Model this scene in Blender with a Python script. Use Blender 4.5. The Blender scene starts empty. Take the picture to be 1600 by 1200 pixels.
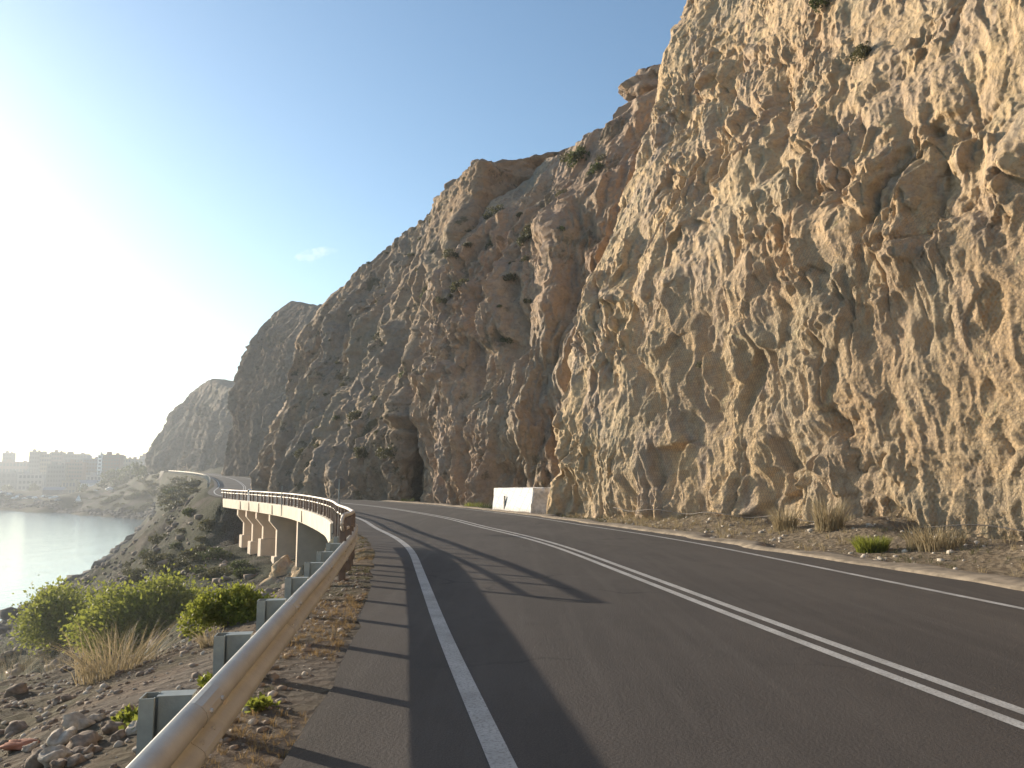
import bpy, math, random
import numpy as np
from mathutils import Vector

random.seed(7)
RNG = np.random.default_rng(11)
SC = bpy.context.scene
COL = SC.collection
PI = math.pi

# ------------------------------------------------------------------ camera
FPX, HOR, CAMH = 1244.0, 750.0, 1.6
PITCH = math.atan((HOR - 600) / FPX)
CP, SP = math.cos(PITCH), math.sin(PITCH)
SEA = -16.0


def ray(px, py):
    u = (px - 800) / FPX
    v = (600 - py) / FPX
    return np.array([u, CP - v * SP, SP + v * CP])


def at_depth(px, py, D):
    d = ray(px, py)
    p = d * (D / d[1])
    p[2] += CAMH
    return p


def at_z(px, py, z):
    d = ray(px, py)
    p = d * ((z - CAMH) / d[2])
    p[2] += CAMH
    return p


cam_d = bpy.data.cameras.new('camera')
cam = bpy.data.objects.new('camera', cam_d)
COL.objects.link(cam)
cam.location = (0, 0, CAMH)
cam.rotation_euler = (PI / 2 + PITCH, 0, 0)
cam_d.sensor_width = 36
cam_d.lens = FPX / 1600 * 36
cam_d.clip_start = 0.1
cam_d.clip_end = 20000
SC.camera = cam


# ------------------------------------------------------------------ noise
def _h(ix, iy, iz, seed):
    with np.errstate(over='ignore'):
        n = (ix.astype(np.int64) * 374761393 + iy.astype(np.int64) * 668265263 + iz.astype(np.int64) * 2147483647 + seed * 1274126177) & 0xffffffff
        n = ((n ^ (n >> 13)) * 1274126177) & 0xffffffff
        n = ((n ^ (n >> 16)) * 2246822519) & 0xffffffff
        n = n ^ (n >> 15)
    return (n & 0xffffff).astype(np.float64) / 16777215.0


def vnoise(P, seed=0):
    i = np.floor(P).astype(np.int64)
    f = P - i
    f = f * f * f * (f * (f * 6 - 15) + 10)
    r = 0
    for dx in (0, 1):
        wx = f[:, 0] if dx else 1 - f[:, 0]
        for dy in (0, 1):
            wy = f[:, 1] if dy else 1 - f[:, 1]
            for dz in (0, 1):
                wz = f[:, 2] if dz else 1 - f[:, 2]
                r = r + wx * wy * wz * _h(i[:, 0] + dx, i[:, 1] + dy, i[:, 2] + dz, seed)
    return r * 2 - 1


def fbm(P, octv=4, seed=0, gain=.5, lac=2.03):
    a, r = 1.0, 0
    Q = P.copy()
    for k in range(octv):
        r = r + a * vnoise(Q, seed + k * 17)
        a *= gain
        Q = Q * lac + 3.7
    return r


def ridged(P, octv=4, seed=0, gain=.5):
    a, r = 1.0, 0
    Q = P.copy()
    for k in range(octv):
        r = r + a * (1 - 2 * np.abs(vnoise(Q, seed + k * 13)))
        a *= gain
        Q = Q * 2.07 + 1.3
    return r


def facets(P, seed=0, k=11.0):
    """tilted planes blended over narrow seams: chipped rock faces"""
    i = np.floor(P).astype(np.int64)
    num = np.zeros(len(P))
    den = np.zeros(len(P)) + 1e-30
    best = np.full(len(P), 1e9)
    sec = np.full(len(P), 1e9)
    for dx in (-1, 0, 1):
        for dy in (-1, 0, 1):
            for dz in (-1, 0, 1):
                c = i + np.array([dx, dy, dz])
                a, b, e, h, g1, g2, g3 = (_h(c[:, 0], c[:, 1], c[:, 2], seed * 31 + q) for q in range(7))
                d = P - np.stack([c[:, 0] + a, c[:, 1] + b, c[:, 2] + e], 1)
                q = (d * d).sum(1)
                pl = (h * 2 - 1) * .5 + 1.3 * ((g1 * 2 - 1) * d[:, 0] + (g2 * 2 - 1) * d[:, 1] + (g3 * 2 - 1) * d[:, 2])
                w = np.exp(-k * q)
                num += w * pl
                den += w
                sec = np.where(q < best, best, np.minimum(sec, q))
                best = np.minimum(best, q)
    return num / den, np.sqrt(sec) - np.sqrt(best)


def planes(U, V, seed=0, stretch=1.0):
    """random heights joined by flat triangles: continuous, sharp creased faces"""
    V = V * stretch
    sk = (U + V) * .3660254
    i, j = np.floor(U + sk), np.floor(V + sk)
    t = (i + j) * .2113249
    # barycentric in the skewed cell
    fu, fv = U + sk - i, V + sk - j
    up = fu > fv
    i, j = i.astype(np.int64), j.astype(np.int64)
    z = np.zeros_like(i) + seed

    def hh(a, b):
        return _h(a, b, z, seed * 7 + 3) * 2 - 1
    h0, h1, h2 = hh(i, j), hh(i + up, j + ~up), hh(i + 1, j + 1)
    a, b = np.maximum(fu, fv), np.minimum(fu, fv)
    return h0 * (1 - a) + h1 * (a - b) + h2 * b


# ------------------------------------------------------------------ helpers
def link(o, parent=None):
    COL.objects.link(o)
    if parent is not None:
        o.parent = parent
    return o


def tag(o, label=None, cat=None, group=None, kind=None):
    if label:
        o['label'] = label
    if cat:
        o['category'] = cat
    if group:
        o['group'] = group
    if kind:
        o['kind'] = kind
    return o


def empty(name, loc=(0, 0, 0), rz=0):
    o = bpy.data.objects.new(name, None)
    o.empty_display_size = .2
    o.location = loc
    o.rotation_euler = (0, 0, rz)
    return link(o)


def mesh_np(name, V, F, mat, parent=None, smooth=False, mats=None, fm=None):
    """V (n,3) array, F list/array of equal-size or mixed faces"""
    me = bpy.data.meshes.new(name)
    V = np.asarray(V, dtype=np.float32)
    if isinstance(F, np.ndarray):
        k = F.shape[1]
        me.vertices.add(len(V))
        me.vertices.foreach_set('co', V.ravel())
        me.loops.add(F.size)
        me.loops.foreach_set('vertex_index', F.ravel().astype(np.int32))
        me.polygons.add(len(F))
        me.polygons.foreach_set('loop_start', (np.arange(len(F)) * k).astype(np.int32))
        me.polygons.foreach_set('loop_total', np.full(len(F), k, dtype=np.int32))
        me.update(calc_edges=True)
        me.validate()
    else:
        me.from_pydata([tuple(map(float, v)) for v in V], [], F)
        me.update()
    for m in (mats or [mat]):
        me.materials.append(m)
    if fm is not None:
        me.polygons.foreach_set('material_index', np.asarray(fm, dtype=np.int32))
    if smooth:
        me.polygons.foreach_set('use_smooth', np.ones(len(me.polygons), dtype=bool))
    o = bpy.data.objects.new(name, me)
    return link(o, parent)


def grid_faces(nu, nv):
    a = np.arange(nu * nv).reshape(nu, nv)
    return np.stack([a[:-1, :-1], a[1:, :-1], a[1:, 1:], a[:-1, 1:]], -1).reshape(-1, 4)


class MB:
    def __init__(s):
        s.v, s.f = [], []

    def add(s, V, F):
        n = len(s.v)
        s.v += [tuple(map(float, p)) for p in V]
        s.f += [tuple(i + n for i in f) for f in F]
        return s

    def box(s, c, size, rz=0, bev=0.0):
        x, y, z = (q / 2 for q in size)
        b = min(bev, x * .9, y * .9, z * .9)
        pts = []
        if b <= 0:
            for k in (-z, z):
                pts += [(-x, -y, k), (x, -y, k), (x, y, k), (-x, y, k)]
            F = [(3, 2, 1, 0), (4, 5, 6, 7), (0, 1, 5, 4), (1, 2, 6, 5), (2, 3, 7, 6), (3, 0, 4, 7)]
        else:
            for k, q in ((-z, b), (-z + b, 0), (z - b, 0), (z, b)):
                w, h = x - q, y - q
                cb = b if q == 0 else b * .5
                pts += [(-w + cb, -h, k), (w - cb, -h, k), (w, -h + cb, k), (w, h - cb, k), (w - cb, h, k), (-w + cb, h, k), (-w, h - cb, k), (-w, -h + cb, k)]
            F = [tuple(range(7, -1, -1)), tuple(range(24, 32))]
            for L in range(3):
                for i in range(8):
                    j = (i + 1) % 8
                    F.append((L * 8 + i, L * 8 + j, L * 8 + 8 + j, L * 8 + 8 + i))
        ca, sa = math.cos(rz), math.sin(rz)
        return s.add([(c[0] + p[0] * ca - p[1] * sa, c[1] + p[0] * sa + p[1] * ca, c[2] + p[2]) for p in pts], F)

    def sweep(s, path, prof, closed=True, normals=None, caps=True):
        """prof: list (lateral, up); path: (n,3); lateral = horizontal right of travel unless normals given"""
        path = np.asarray(path, float)
        n, m = len(path), len(prof)
        T = np.gradient(path, axis=0)
        if normals is None:
            N = np.stack([T[:, 1], -T[:, 0], 0 * T[:, 0]], 1)
            N /= np.linalg.norm(N, axis=1)[:, None] + 1e-12
        else:
            N = np.asarray(normals)
        V, F = [], []
        for i in range(n):
            for a, b in prof:
                V.append(path[i] + N[i] * a + np.array([0, 0, b]))
        mm = m if closed else m - 1
        for i in range(n - 1):
            for j in range(mm):
                k = (j + 1) % m
                F.append((i * m + j, i * m + k, (i + 1) * m + k, (i + 1) * m + j))
        if closed and caps:
            F.append(tuple(range(m - 1, -1, -1)))
            F.append(tuple((n - 1) * m + j for j in range(m)))
        return s.add(V, F)

    def tube(s, path, r, seg=8):
        path = np.asarray(path, float)
        n = len(path)
        rr = r if hasattr(r, '__len__') else [r] * n
        T = np.gradient(path, axis=0) if n > 2 else np.repeat((path[1] - path[0])[None], 2, 0)
        T /= np.linalg.norm(T, axis=1)[:, None] + 1e-12
        V, F = [], []
        for i in range(n):
            a = np.cross(T[i], (0, 0, 1) if abs(T[i][2]) < .9 else (1, 0, 0))
            a /= np.linalg.norm(a)
            b = np.cross(T[i], a)
            for k in range(seg):
                t = 2 * PI * k / seg
                V.append(path[i] + (a * math.cos(t) + b * math.sin(t)) * rr[i])
        for i in range(n - 1):
            for k in range(seg):
                q = (k + 1) % seg
                F.append((i * seg + k, i * seg + q, (i + 1) * seg + q, (i + 1) * seg + k))
        F.append(tuple(range(seg - 1, -1, -1)))
        F.append(tuple((n - 1) * seg + k for k in range(seg)))
        return s.add(V, F)

    def build(s, name, mat, parent=None, smooth=False):
        me = bpy.data.meshes.new(name)
        me.from_pydata(s.v, [], s.f)
        me.update()
        me.materials.append(mat)
        if smooth:
            me.polygons.foreach_set('use_smooth', np.ones(len(me.polygons), dtype=bool))
        return link(bpy.data.objects.new(name, me), parent)


def dup(o, parent=None):
    c = o.copy()
    COL.objects.link(c)
    c.parent = parent
    for ch in list(o.children):
        dup(ch, c)
    return c


# ------------------------------------------------------------------ materials
class NT:
    def __init__(s, name):
        s.m = bpy.data.materials.new(name)
        s.m.use_nodes = True
        s.t = s.m.node_tree
        s.b = s.t.nodes['Principled BSDF']
        s.pos = s.n('ShaderNodeTexCoord').outputs['Object']

    def n(s, typ, **kw):
        x = s.t.nodes.new(typ)
        for k, v in kw.items():
            setattr(x, k, v)
        return x

    def l(s, a, b):
        s.t.links.new(a, b)

    def mapping(s, scale=(1, 1, 1), rot=(0, 0, 0), loc=(0, 0, 0), src=None):
        x = s.n('ShaderNodeMapping')
        x.inputs['Scale'].default_value = scale
        x.inputs['Rotation'].default_value = rot
        x.inputs['Location'].default_value = loc
        s.l(src or s.pos, x.inputs['Vector'])
        return x.outputs[0]

    def noise(s, scale, detail=4, rough=.55, vec=None, dist=0):
        x = s.n('ShaderNodeTexNoise')
        x.inputs['Scale'].default_value = scale
        x.inputs['Detail'].default_value = detail
        x.inputs['Roughness'].default_value = rough
        x.inputs['Distortion'].default_value = dist
        s.l(vec or s.pos, x.inputs['Vector'])
        return x.outputs['Fac']

    def voro(s, scale, vec=None, feature='F1', out='Distance'):
        x = s.n('ShaderNodeTexVoronoi', feature=feature)
        x.inputs['Scale'].default_value = scale
        s.l(vec or s.pos, x.inputs['Vector'])
        return x.outputs[out]

    def ramp(s, src, stops):
        x = s.n('ShaderNodeValToRGB')
        e = x.color_ramp.elements
        while len(e) < len(stops):
            e.new(.5)
        for q, (p, c) in zip(e, stops):
            q.position = p
            q.color = (c, c, c, 1) if not hasattr(c, '__len__') else (*c, 1)
        s.l(src, x.inputs[0])
        return x.outputs[0]

    def mix(s, fac, a, b, mode='MIX'):
        x = s.n('ShaderNodeMix', data_type='RGBA', blend_type=mode)
        for sock, val in ((0, fac), (6, a), (7, b)):
            if hasattr(val, 'is_linked'):
                s.l(val, x.inputs[sock])
            elif hasattr(val, '__len__'):
                x.inputs[sock].default_value = (*val, 1)
            else:
                x.inputs[sock].default_value = val
        return x.outputs[2]

    def math(s, op, a, b=0):
        x = s.n('ShaderNodeMath', operation=op)
        for i, val in enumerate((a, b)):
            if hasattr(val, 'is_linked'):
                s.l(val, x.inputs[i])
            else:
                x.inputs[i].default_value = val
        return x.outputs[0]

    def bump(s, h, strength=.5, dist=.05):
        x = s.n('ShaderNodeBump')
        x.inputs['Strength'].default_value = strength
        x.inputs['Distance'].default_value = dist
        s.l(h, x.inputs['Height'])
        s.l(x.outputs[0], s.b.inputs['Normal'])

    def done(s, col=None, rough=.9, metal=0, spec=.3):
        if col is not None:
            if hasattr(col, 'is_linked'):
                s.l(col, s.b.inputs['Base Color'])
            else:
                s.b.inputs['Base Color'].default_value = (*col, 1)
        if hasattr(rough, 'is_linked'):
            s.l(rough, s.b.inputs['Roughness'])
        else:
            s.b.inputs['Roughness'].default_value = rough
        s.b.inputs['Metallic'].default_value = metal
        s.b.inputs['Specular IOR Level'].default_value = spec
        return s.m


def simple(name, col, rough=.8, metal=0, var=.25, scale=8, bump=0):
    t = NT(name)
    n = t.noise(scale, 5)
    c = t.mix(t.ramp(n, [(.3, 0.0), (.7, 1.0)]), tuple(q * (1 - var) for q in col), tuple(min(1, q * (1 + var)) for q in col))
    if bump:
        t.bump(t.noise(scale * 6, 4), bump, .01)
    return t.done(c, rough, metal)


def rock_mat(name, c_main, c_alt, c_grey, c_red, s=1.0, veg=0.0):
    """s: size of the pattern in metres"""
    t = NT(name)
    big = t.noise(.05 / s, 4, .6)
    mid = t.noise(.33 / s, 6, .62, dist=.6)
    st = t.mapping((1.4, 1.4, .45))
    streak = t.noise(.5 / s, 6, .6, vec=st, dist=.8)
    fine = t.noise(3.2 / s, 6, .65)
    c = t.mix(t.ramp(mid, [(.38, 0.), (.62, 1.)]), c_main, c_alt)
    c = t.mix(t.ramp(streak, [(.45, 0.), (.62, 1.)]), c, c_grey)
    c = t.mix(t.ramp(big, [(.5, 0.), (.66, .8)]), c, c_red)
    c = t.mix(t.ramp(fine, [(.3, .55), (.6, 0.)]), c, tuple(q * .55 for q in c_grey))
    ol = t.noise(.16 / s, 5, .65, dist=.5)
    c = t.mix(t.ramp(ol, [(.52, 0.), (.64, .6)]), c, tuple(q * k for q, k in zip(c_grey, (.92, .98, .9))))
    spk = t.noise(7 / s, 4, .7)
    c = t.mix(t.ramp(spk, [(.34, .5), (.46, 0.)]), c, tuple(q * .5 for q in c_main))
    pale = t.noise(1.1 / s, 5, .7, dist=1.2)
    c = t.mix(t.ramp(pale, [(.62, 0.), (.72, .6)]), c, tuple(min(.75, q * 1.55) for q in c_main))
    if veg:
        vg = t.noise(.55 / s, 6, .75)
        c = t.mix(t.ramp(vg, [(.56, 0.), (.62, veg)]), c, (.05, .055, .025))
    h = t.math('ADD', t.noise(1.6 / s, 8, .68), t.math('MULTIPLY', t.voro(2.6 / s), .5))
    t.bump(t.math('ADD', h, t.math('MULTIPLY', t.noise(9 / s, 5, .7), .35)), 1.0, .26 * s)
    return t.done(c, .95, 0, .15)


M = {}
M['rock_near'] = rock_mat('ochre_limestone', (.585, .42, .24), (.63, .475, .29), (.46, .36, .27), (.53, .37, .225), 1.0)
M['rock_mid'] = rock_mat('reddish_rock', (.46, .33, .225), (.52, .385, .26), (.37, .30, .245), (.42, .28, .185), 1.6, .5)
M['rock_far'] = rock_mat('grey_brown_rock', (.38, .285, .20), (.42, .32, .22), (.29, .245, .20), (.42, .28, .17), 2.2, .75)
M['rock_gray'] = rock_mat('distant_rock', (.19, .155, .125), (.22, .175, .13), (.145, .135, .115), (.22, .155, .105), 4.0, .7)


def ground_mat():
    t = NT('stony_slope')
    n1 = t.noise(.25, 6, .62)
    n2 = t.noise(2.5, 6, .65)
    n3 = t.noise(14, 5, .7)
    c = t.mix(t.ramp(n1, [(.4, 0.), (.6, 1.)]), (.15, .106, .076), (.195, .142, .10))
    c = t.mix(t.ramp(n2, [(.4, .0), (.62, .8)]), c, (.125, .10, .08))
    c = t.mix(t.ramp(n3, [(.52, 0.), (.66, .7)]), c, (.26, .21, .165))
    vg = t.noise(.11, 7, .7)
    c = t.mix(t.ramp(vg, [(.44, 0.), (.56, .7)]), c, (.06, .065, .03))
    st = t.noise(.3, 6, .6, vec=t.mapping((1, .35, 1.2), rot=(0, 0, .6)))
    c = t.mix(t.ramp(st, [(.52, 0.), (.64, .5)]), c, (.18, .165, .15))
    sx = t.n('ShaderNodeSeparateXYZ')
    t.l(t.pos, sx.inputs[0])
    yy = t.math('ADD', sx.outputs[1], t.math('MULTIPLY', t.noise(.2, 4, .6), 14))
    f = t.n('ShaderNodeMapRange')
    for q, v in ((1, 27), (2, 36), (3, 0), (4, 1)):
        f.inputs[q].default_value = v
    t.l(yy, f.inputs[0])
    d = t.mix(t.ramp(n2, [(.4, 0.), (.62, 1.)]), (.078, .064, .052), (.105, .086, .07))  # from the bridge on: scree and scrub, with the slope's shade painted in
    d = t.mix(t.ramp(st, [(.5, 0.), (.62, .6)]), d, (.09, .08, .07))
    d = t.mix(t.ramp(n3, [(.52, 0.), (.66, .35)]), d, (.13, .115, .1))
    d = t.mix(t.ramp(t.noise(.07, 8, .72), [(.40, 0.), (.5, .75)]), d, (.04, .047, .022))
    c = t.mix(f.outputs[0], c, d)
    g = t.n('ShaderNodeMapRange')
    for q, v in ((1, 1.0), (2, 2.5), (3, 0), (4, 1)):
        g.inputs[q].default_value = v
    t.l(t.math('ADD', sx.outputs[0], t.math('MULTIPLY', sx.outputs[1], .11)), g.inputs[0])
    e = t.mix(t.ramp(n2, [(.4, 0.), (.62, 1.)]), (.20, .155, .105), (.27, .215, .15))
    e = t.mix(t.ramp(n3, [(.5, 0.), (.66, .5)]), e, (.14, .11, .08))
    c = t.mix(g.outputs[0], c, e)
    h = t.math('ADD', t.noise(5, 8, .7), t.math('MULTIPLY', t.voro(7), .6))
    h = t.math('ADD', h, t.math('MULTIPLY', t.noise(.9, 8, .65), 1.5))
    t.bump(h, 1.0, .16)
    return t.done(c, .95, 0, .1)


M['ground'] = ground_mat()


def asphalt():
    t = NT('worn_asphalt')
    n = t.noise(90, 5, .75)
    c = t.mix(t.ramp(n, [(.32, 0.), (.68, 1.)]), (.036, .030, .027), (.112, .095, .083))
    b = t.noise(.28, 6, .65, vec=t.mapping((1, .3, 1), rot=(0, 0, .15)))
    c = t.mix(t.ramp(b, [(.42, 0.), (.54, .65)]), c, (.048, .041, .037))
    bl = t.noise(1.7, 5, .7)
    c = t.mix(t.ramp(bl, [(.56, 0.), (.68, .4)]), c, (.04, .036, .034))
    sp = t.voro(42)
    c = t.mix(t.ramp(sp, [(.05, .7), (.12, 0.)]), c, (.22, .2, .175))
    # cracks and tar seams
    cv = t.n('ShaderNodeVectorMath', operation='ADD')
    nz = t.n('ShaderNodeTexNoise')
    nz.inputs['Scale'].default_value = 1.4
    nz.inputs['Detail'].default_value = 5
    t.l(t.pos, nz.inputs['Vector'])
    sc = t.n('ShaderNodeVectorMath', operation='SCALE')
    sc.inputs['Scale'].default_value = .9
    t.l(nz.outputs['Color'], sc.inputs[0])
    t.l(t.pos, cv.inputs[0])
    t.l(sc.outputs[0], cv.inputs[1])
    cr = t.voro(.23, vec=cv.outputs[0], feature='DISTANCE_TO_EDGE')
    gate = t.ramp(t.noise(.13, 4, .6), [(.5, 0.), (.6, .75)])
    c = t.mix(t.math('MULTIPLY', t.ramp(cr, [(.004, 1.), (.012, 0.)]), gate), c, (.016, .014, .013))
    st = t.noise(1.2, 5, .6, vec=t.mapping((3, .12, 1), rot=(0, 0, .17)))
    c = t.mix(t.ramp(st, [(.5, 0.), (.68, .4)]), c, (.098, .085, .075))
    t.bump(t.math('ADD', t.noise(150, 3, .6), t.math('MULTIPLY', sp, -.6)), .7, .008)
    return t.done(c, t.ramp(b, [(.3, .72), (.7, .9)]), 0, .3)


M['asphalt'] = asphalt()


def paint():
    t = NT('worn_road_paint')
    n = t.noise(45, 6, .75)
    c = t.mix(t.ramp(n, [(.36, 1.), (.52, 0.)]), (.50, .485, .46), (.22, .21, .195))
    n2 = t.noise(2.2, 4, .6)
    c = t.mix(t.ramp(n2, [(.38, .0), (.7, .7)]), c, (.24, .225, .205))
    t.bump(t.noise(140, 3), .4, .004)
    return t.done(c, .7, 0, .3)


M['paint'] = paint()


def galv():
    t = NT('galvanised_steel')
    n = t.noise(3, 6, .65)
    c = t.mix(t.ramp(n, [(.35, 0.), (.65, 1.)]), (.47, .435, .38), (.56, .525, .46))
    st = t.noise(5, 5, .7, vec=t.mapping((1, 1, .2)))
    c = t.mix(t.ramp(st, [(.58, 0.), (.74, .4)]), c, (.42, .37, .30))
    d = t.noise(30, 5, .7)
    r = t.ramp(d, [(.3, .42), (.7, .62)])
    return t.done(c, r, .4, .5)


M['galv'] = galv()
M['galv_dull'] = simple('weathered_zinc', (.30, .325, .31), .6, .25, .2, 9, .2)
M['pier_concrete'] = simple('warm_pier_concrete', (.64, .52, .40), .9, 0, .16, .9, .3)
M['concrete'] = simple('cream_concrete', (.66, .58, .46), .9, 0, .14, 1.3, .3)
M['concrete_brown'] = simple('stained_concrete', (.42, .32, .235), .9, 0, .2, .8, .3)
M['rail_dark'] = simple('painted_rail_steel', (.16, .12, .1), .6, .2, .3, 6)
M['rail_light'] = simple('pale_rail_steel', (.62, .55, .47), .5, .2, .15, 6)
M['white'] = simple('chalk_white_paint', (.8, .79, .76), .85, 0, .06, 3, .25)
M['sand'] = simple('sandy_kerb', (.25, .20, .145), .95, 0, .4, 4, .9)
M['stone'] = simple('rubble_stone', (.24, .185, .14), .95, 0, .45, 1.7, .6)
M['dark_stone'] = simple('dark_shore_stone', (.10, .088, .078), .95, 0, .4, .8, .6)
M['pale_stone'] = simple('pale_stone', (.42, .36, .29), .95, 0, .3, 2.5, .6)
M['red_stone'] = simple('reddish_stone', (.32, .14, .09), .95, 0, .3, 6, .6)
M['wall_upper'] = simple('grey_shotcrete', (.24, .20, .16), .95, 0, .18, .5, .5)
M['track'] = simple('dusty_track', (.15, .13, .105), .95, 0, .2, .5)
M['sign_back'] = simple('dull_sign_back', (.19, .175, .16), .9, 0, .15, 4)
M['net_wire'] = simple('dull_wire', (.13, .115, .10), .6, .2, .2, 6)
M['black'] = simple('black_rubber', (.02, .02, .02), .6)


def leaf(name, a, b, trans=.35):
    t = NT(name)
    x = t.n('ShaderNodeNewGeometry')
    c = t.mix(x.outputs['Random Per Island'], a, b)
    t.done(c, .6, 0, .3)
    tr = t.n('ShaderNodeBsdfTranslucent')
    t.l(t.mix(.5, c, tuple(min(1, q * 1.6) for q in b)), tr.inputs['Color'])
    ms = t.n('ShaderNodeMixShader')
    ms.inputs[0].default_value = trans
    t.l(t.b.outputs[0], ms.inputs[1])
    t.l(tr.outputs[0], ms.inputs[2])
    t.l(ms.outputs[0], t.t.nodes['Material Output'].inputs['Surface'])
    return t.m


M['leaf'] = leaf('bright_green_leaf', (.085, .11, .014), (.23, .245, .045), .5)
M['leaf_dark'] = leaf('dark_green_leaf', (.04, .055, .018), (.08, .095, .03), .3)
M['leaf_olive'] = leaf('olive_leaf', (.055, .055, .025), (.115, .11, .05), .25)
M['straw'] = leaf('dry_straw', (.16, .125, .07), (.36, .29, .175), .35)
M['litter'] = leaf('brown_litter', (.13, .085, .045), (.30, .21, .10), .3)
M['twig'] = simple('twig_bark', (.14, .10, .07), .9)


def water_mat():
    t = NT('sea_water')
    w1 = t.noise(.14, 5, .6, vec=t.mapping((1, .5, 1), rot=(0, 0, .5)))
    w2 = t.noise(1.1, 4, .6, vec=t.mapping((1, .55, 1), rot=(0, 0, .3)))
    h = t.math('ADD', t.math('MULTIPLY', w1, 1.), t.math('MULTIPLY', w2, .35))
    t.bump(h, .28, .5)
    t.b.inputs['IOR'].default_value = 1.33
    pt = t.noise(.012, 4, .6, vec=t.mapping((1, .3, 1), rot=(0, 0, .4)))
    c = t.mix(t.ramp(pt, [(.4, 0.), (.62, 1.)]), (.08, .15, .185), (.11, .19, .225))
    return t.done(c, .13, 0, .8)


M['water'] = water_mat()

# ------------------------------------------------------------------ road centre line
CTRL = np.array([(8.5, -140, 0), (8.2, -90, 0), (7.6, -50, 0), (6.7, -24, 0), (5.6, -9, 0), (4.4, 0, 0), (3.46, 5.54, 0), (2.86, 9.01, 0), (2.42, 11.8, 0),
                 (1.94, 14.83, 0), (1.13, 19.72, 0), (.19, 23.67, 0), (-.95, 27.5, 0), (-2.4, 33.0, 0), (-4.75, 40, 0), (-8.7, 50, 0), (-13.9, 60, 0),
                 (-20.0, 70.5, 0), (-26, 82, .05), (-32.5, 98, .2), (-40, 120, .6), (-52, 152, 1.4), (-86, 232, 3.0), (-141, 342, 5.0),
                 (-226, 502, 7.3), (-330, 660, 9)], float)


def smooth_curve(C, step=1.0):
    t = np.concatenate([[0], np.cumsum(np.linalg.norm(np.diff(C, axis=0), axis=1))])
    s = np.arange(0, t[-1], step)
    m = np.gradient(C, t, axis=0)
    i = np.clip(np.searchsorted(t, s, side='right') - 1, 0, len(t) - 2)
    h = (t[i + 1] - t[i])[:, None]
    u = ((s - t[i])[:, None]) / h
    P = (2 * u**3 - 3 * u**2 + 1) * C[i] + (u**3 - 2 * u**2 + u) * h * m[i] + (-2 * u**3 + 3 * u**2) * C[i + 1] + (u**3 - u**2) * h * m[i + 1]
    return P


RC = smooth_curve(CTRL, .5)
for _ in range(12):
    RC[1:-1] = (RC[:-2] + 2 * RC[1:-1] + RC[2:]) / 4
RT = np.gradient(RC, axis=0)
RT[:, 2] = 0
RT /= np.linalg.norm(RT, axis=1)[:, None]
RL = np.stack([-RT[:, 1], RT[:, 0], 0 * RT[:, 0]], 1)       # left normal


def idx_y(y):
    return int(np.argmin(np.abs(RC[:, 1] - y)))


def off(w, i0=None, i1=None, dz=0.0, step=1):
    P = RC + RL * (w[:, None] if hasattr(w, '__len__') else w)
    P = P[i0:i1:step].copy()
    P[:, 2] += dz
    return P


def road_query(X, Y):
    """signed lateral (left positive), along index, for points (chunked)"""
    lat = np.empty(len(X))
    ii = np.empty(len(X), int)
    R2 = RC[::2]
    for a in range(0, len(X), 20000):
        d = (X[a:a + 20000, None] - R2[None, :, 0])**2 + (Y[a:a + 20000, None] - R2[None, :, 1])**2
        j = np.argmin(d, 1) * 2
        ii[a:a + 20000] = j
        dx = X[a:a + 20000] - RC[j, 0]
        dy = Y[a:a + 20000] - RC[j, 1]
        lat[a:a + 20000] = dx * RL[j, 0] + dy * RL[j, 1]
    return lat, ii


I_END = len(RC)
YS = RC[:, 1]
W_L, W_R = 3.6, -3.68
W_LE = np.interp(YS, [-20, 1, 5.5, 7, 9, 12, 30, 36], [5.1, 5.0, 4.8, 4.68, 4.55, 4.45, 4.4, 4.3])
W_RE = -np.interp(YS, [-20, 8, 12, 18, 30, 60], [5.3, 5.1, 4.95, 4.45, 4.3, 4.3])
W_G = np.interp(YS, [-20, 2, 5.5, 10, 16, 21, 30], [5.3, 5.25, 5.12, 4.95, 4.85, 4.9, 4.95])
BR0, BR1 = idx_y(30.5), idx_y(71.5)                   # bridge span along the centre line


def ribbon(name, a, b, i0, i1, z, mat, kind='structure', n=2, parent=None):
    i0 = max(i0, 0)
    aw = a if hasattr(a, '__len__') else np.full(len(RC), a)
    bw = b if hasattr(b, '__len__') else np.full(len(RC), b)
    rows = [off(aw + (bw - aw) * k / (n - 1), i0, i1, z) for k in range(n)]
    V = np.stack(rows, 1).reshape(-1, 3)
    o = mesh_np(name, V, grid_faces(len(rows[0]), n)[:, ::-1], mat, parent)
    if kind:
        tag(o, kind=kind)
    return o


jit = fbm(np.stack([np.arange(len(RC)) * .9, 0 * YS, 0 * YS], 1), 3, 5) * .05
tag(ribbon('road', W_LE + jit, W_RE + jit[::-1] * .8, 0, I_END, 0, M['asphalt'], n=6), 'worn dark asphalt coast road curving left below the cliff', None)
mk = [('left', W_L + .075, W_L - .075, 0, I_END), ('c1', .19, .07, 0, I_END), ('c2', -.07, -.19, 0, I_END), ('right', W_R + .06, W_R - .06, 0, I_END)]
for nm, a, b, i0, i1 in mk:
    tag(ribbon('road_marking', a, b, i0, i1, .004, M['paint']), {'left': 'white edge line beside the guardrail shoulder', 'c1': 'left stripe of the double white centre line',
        'c2': 'right stripe of the double white centre line', 'right': 'white edge line on the cliff side of the road'}[nm])

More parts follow.
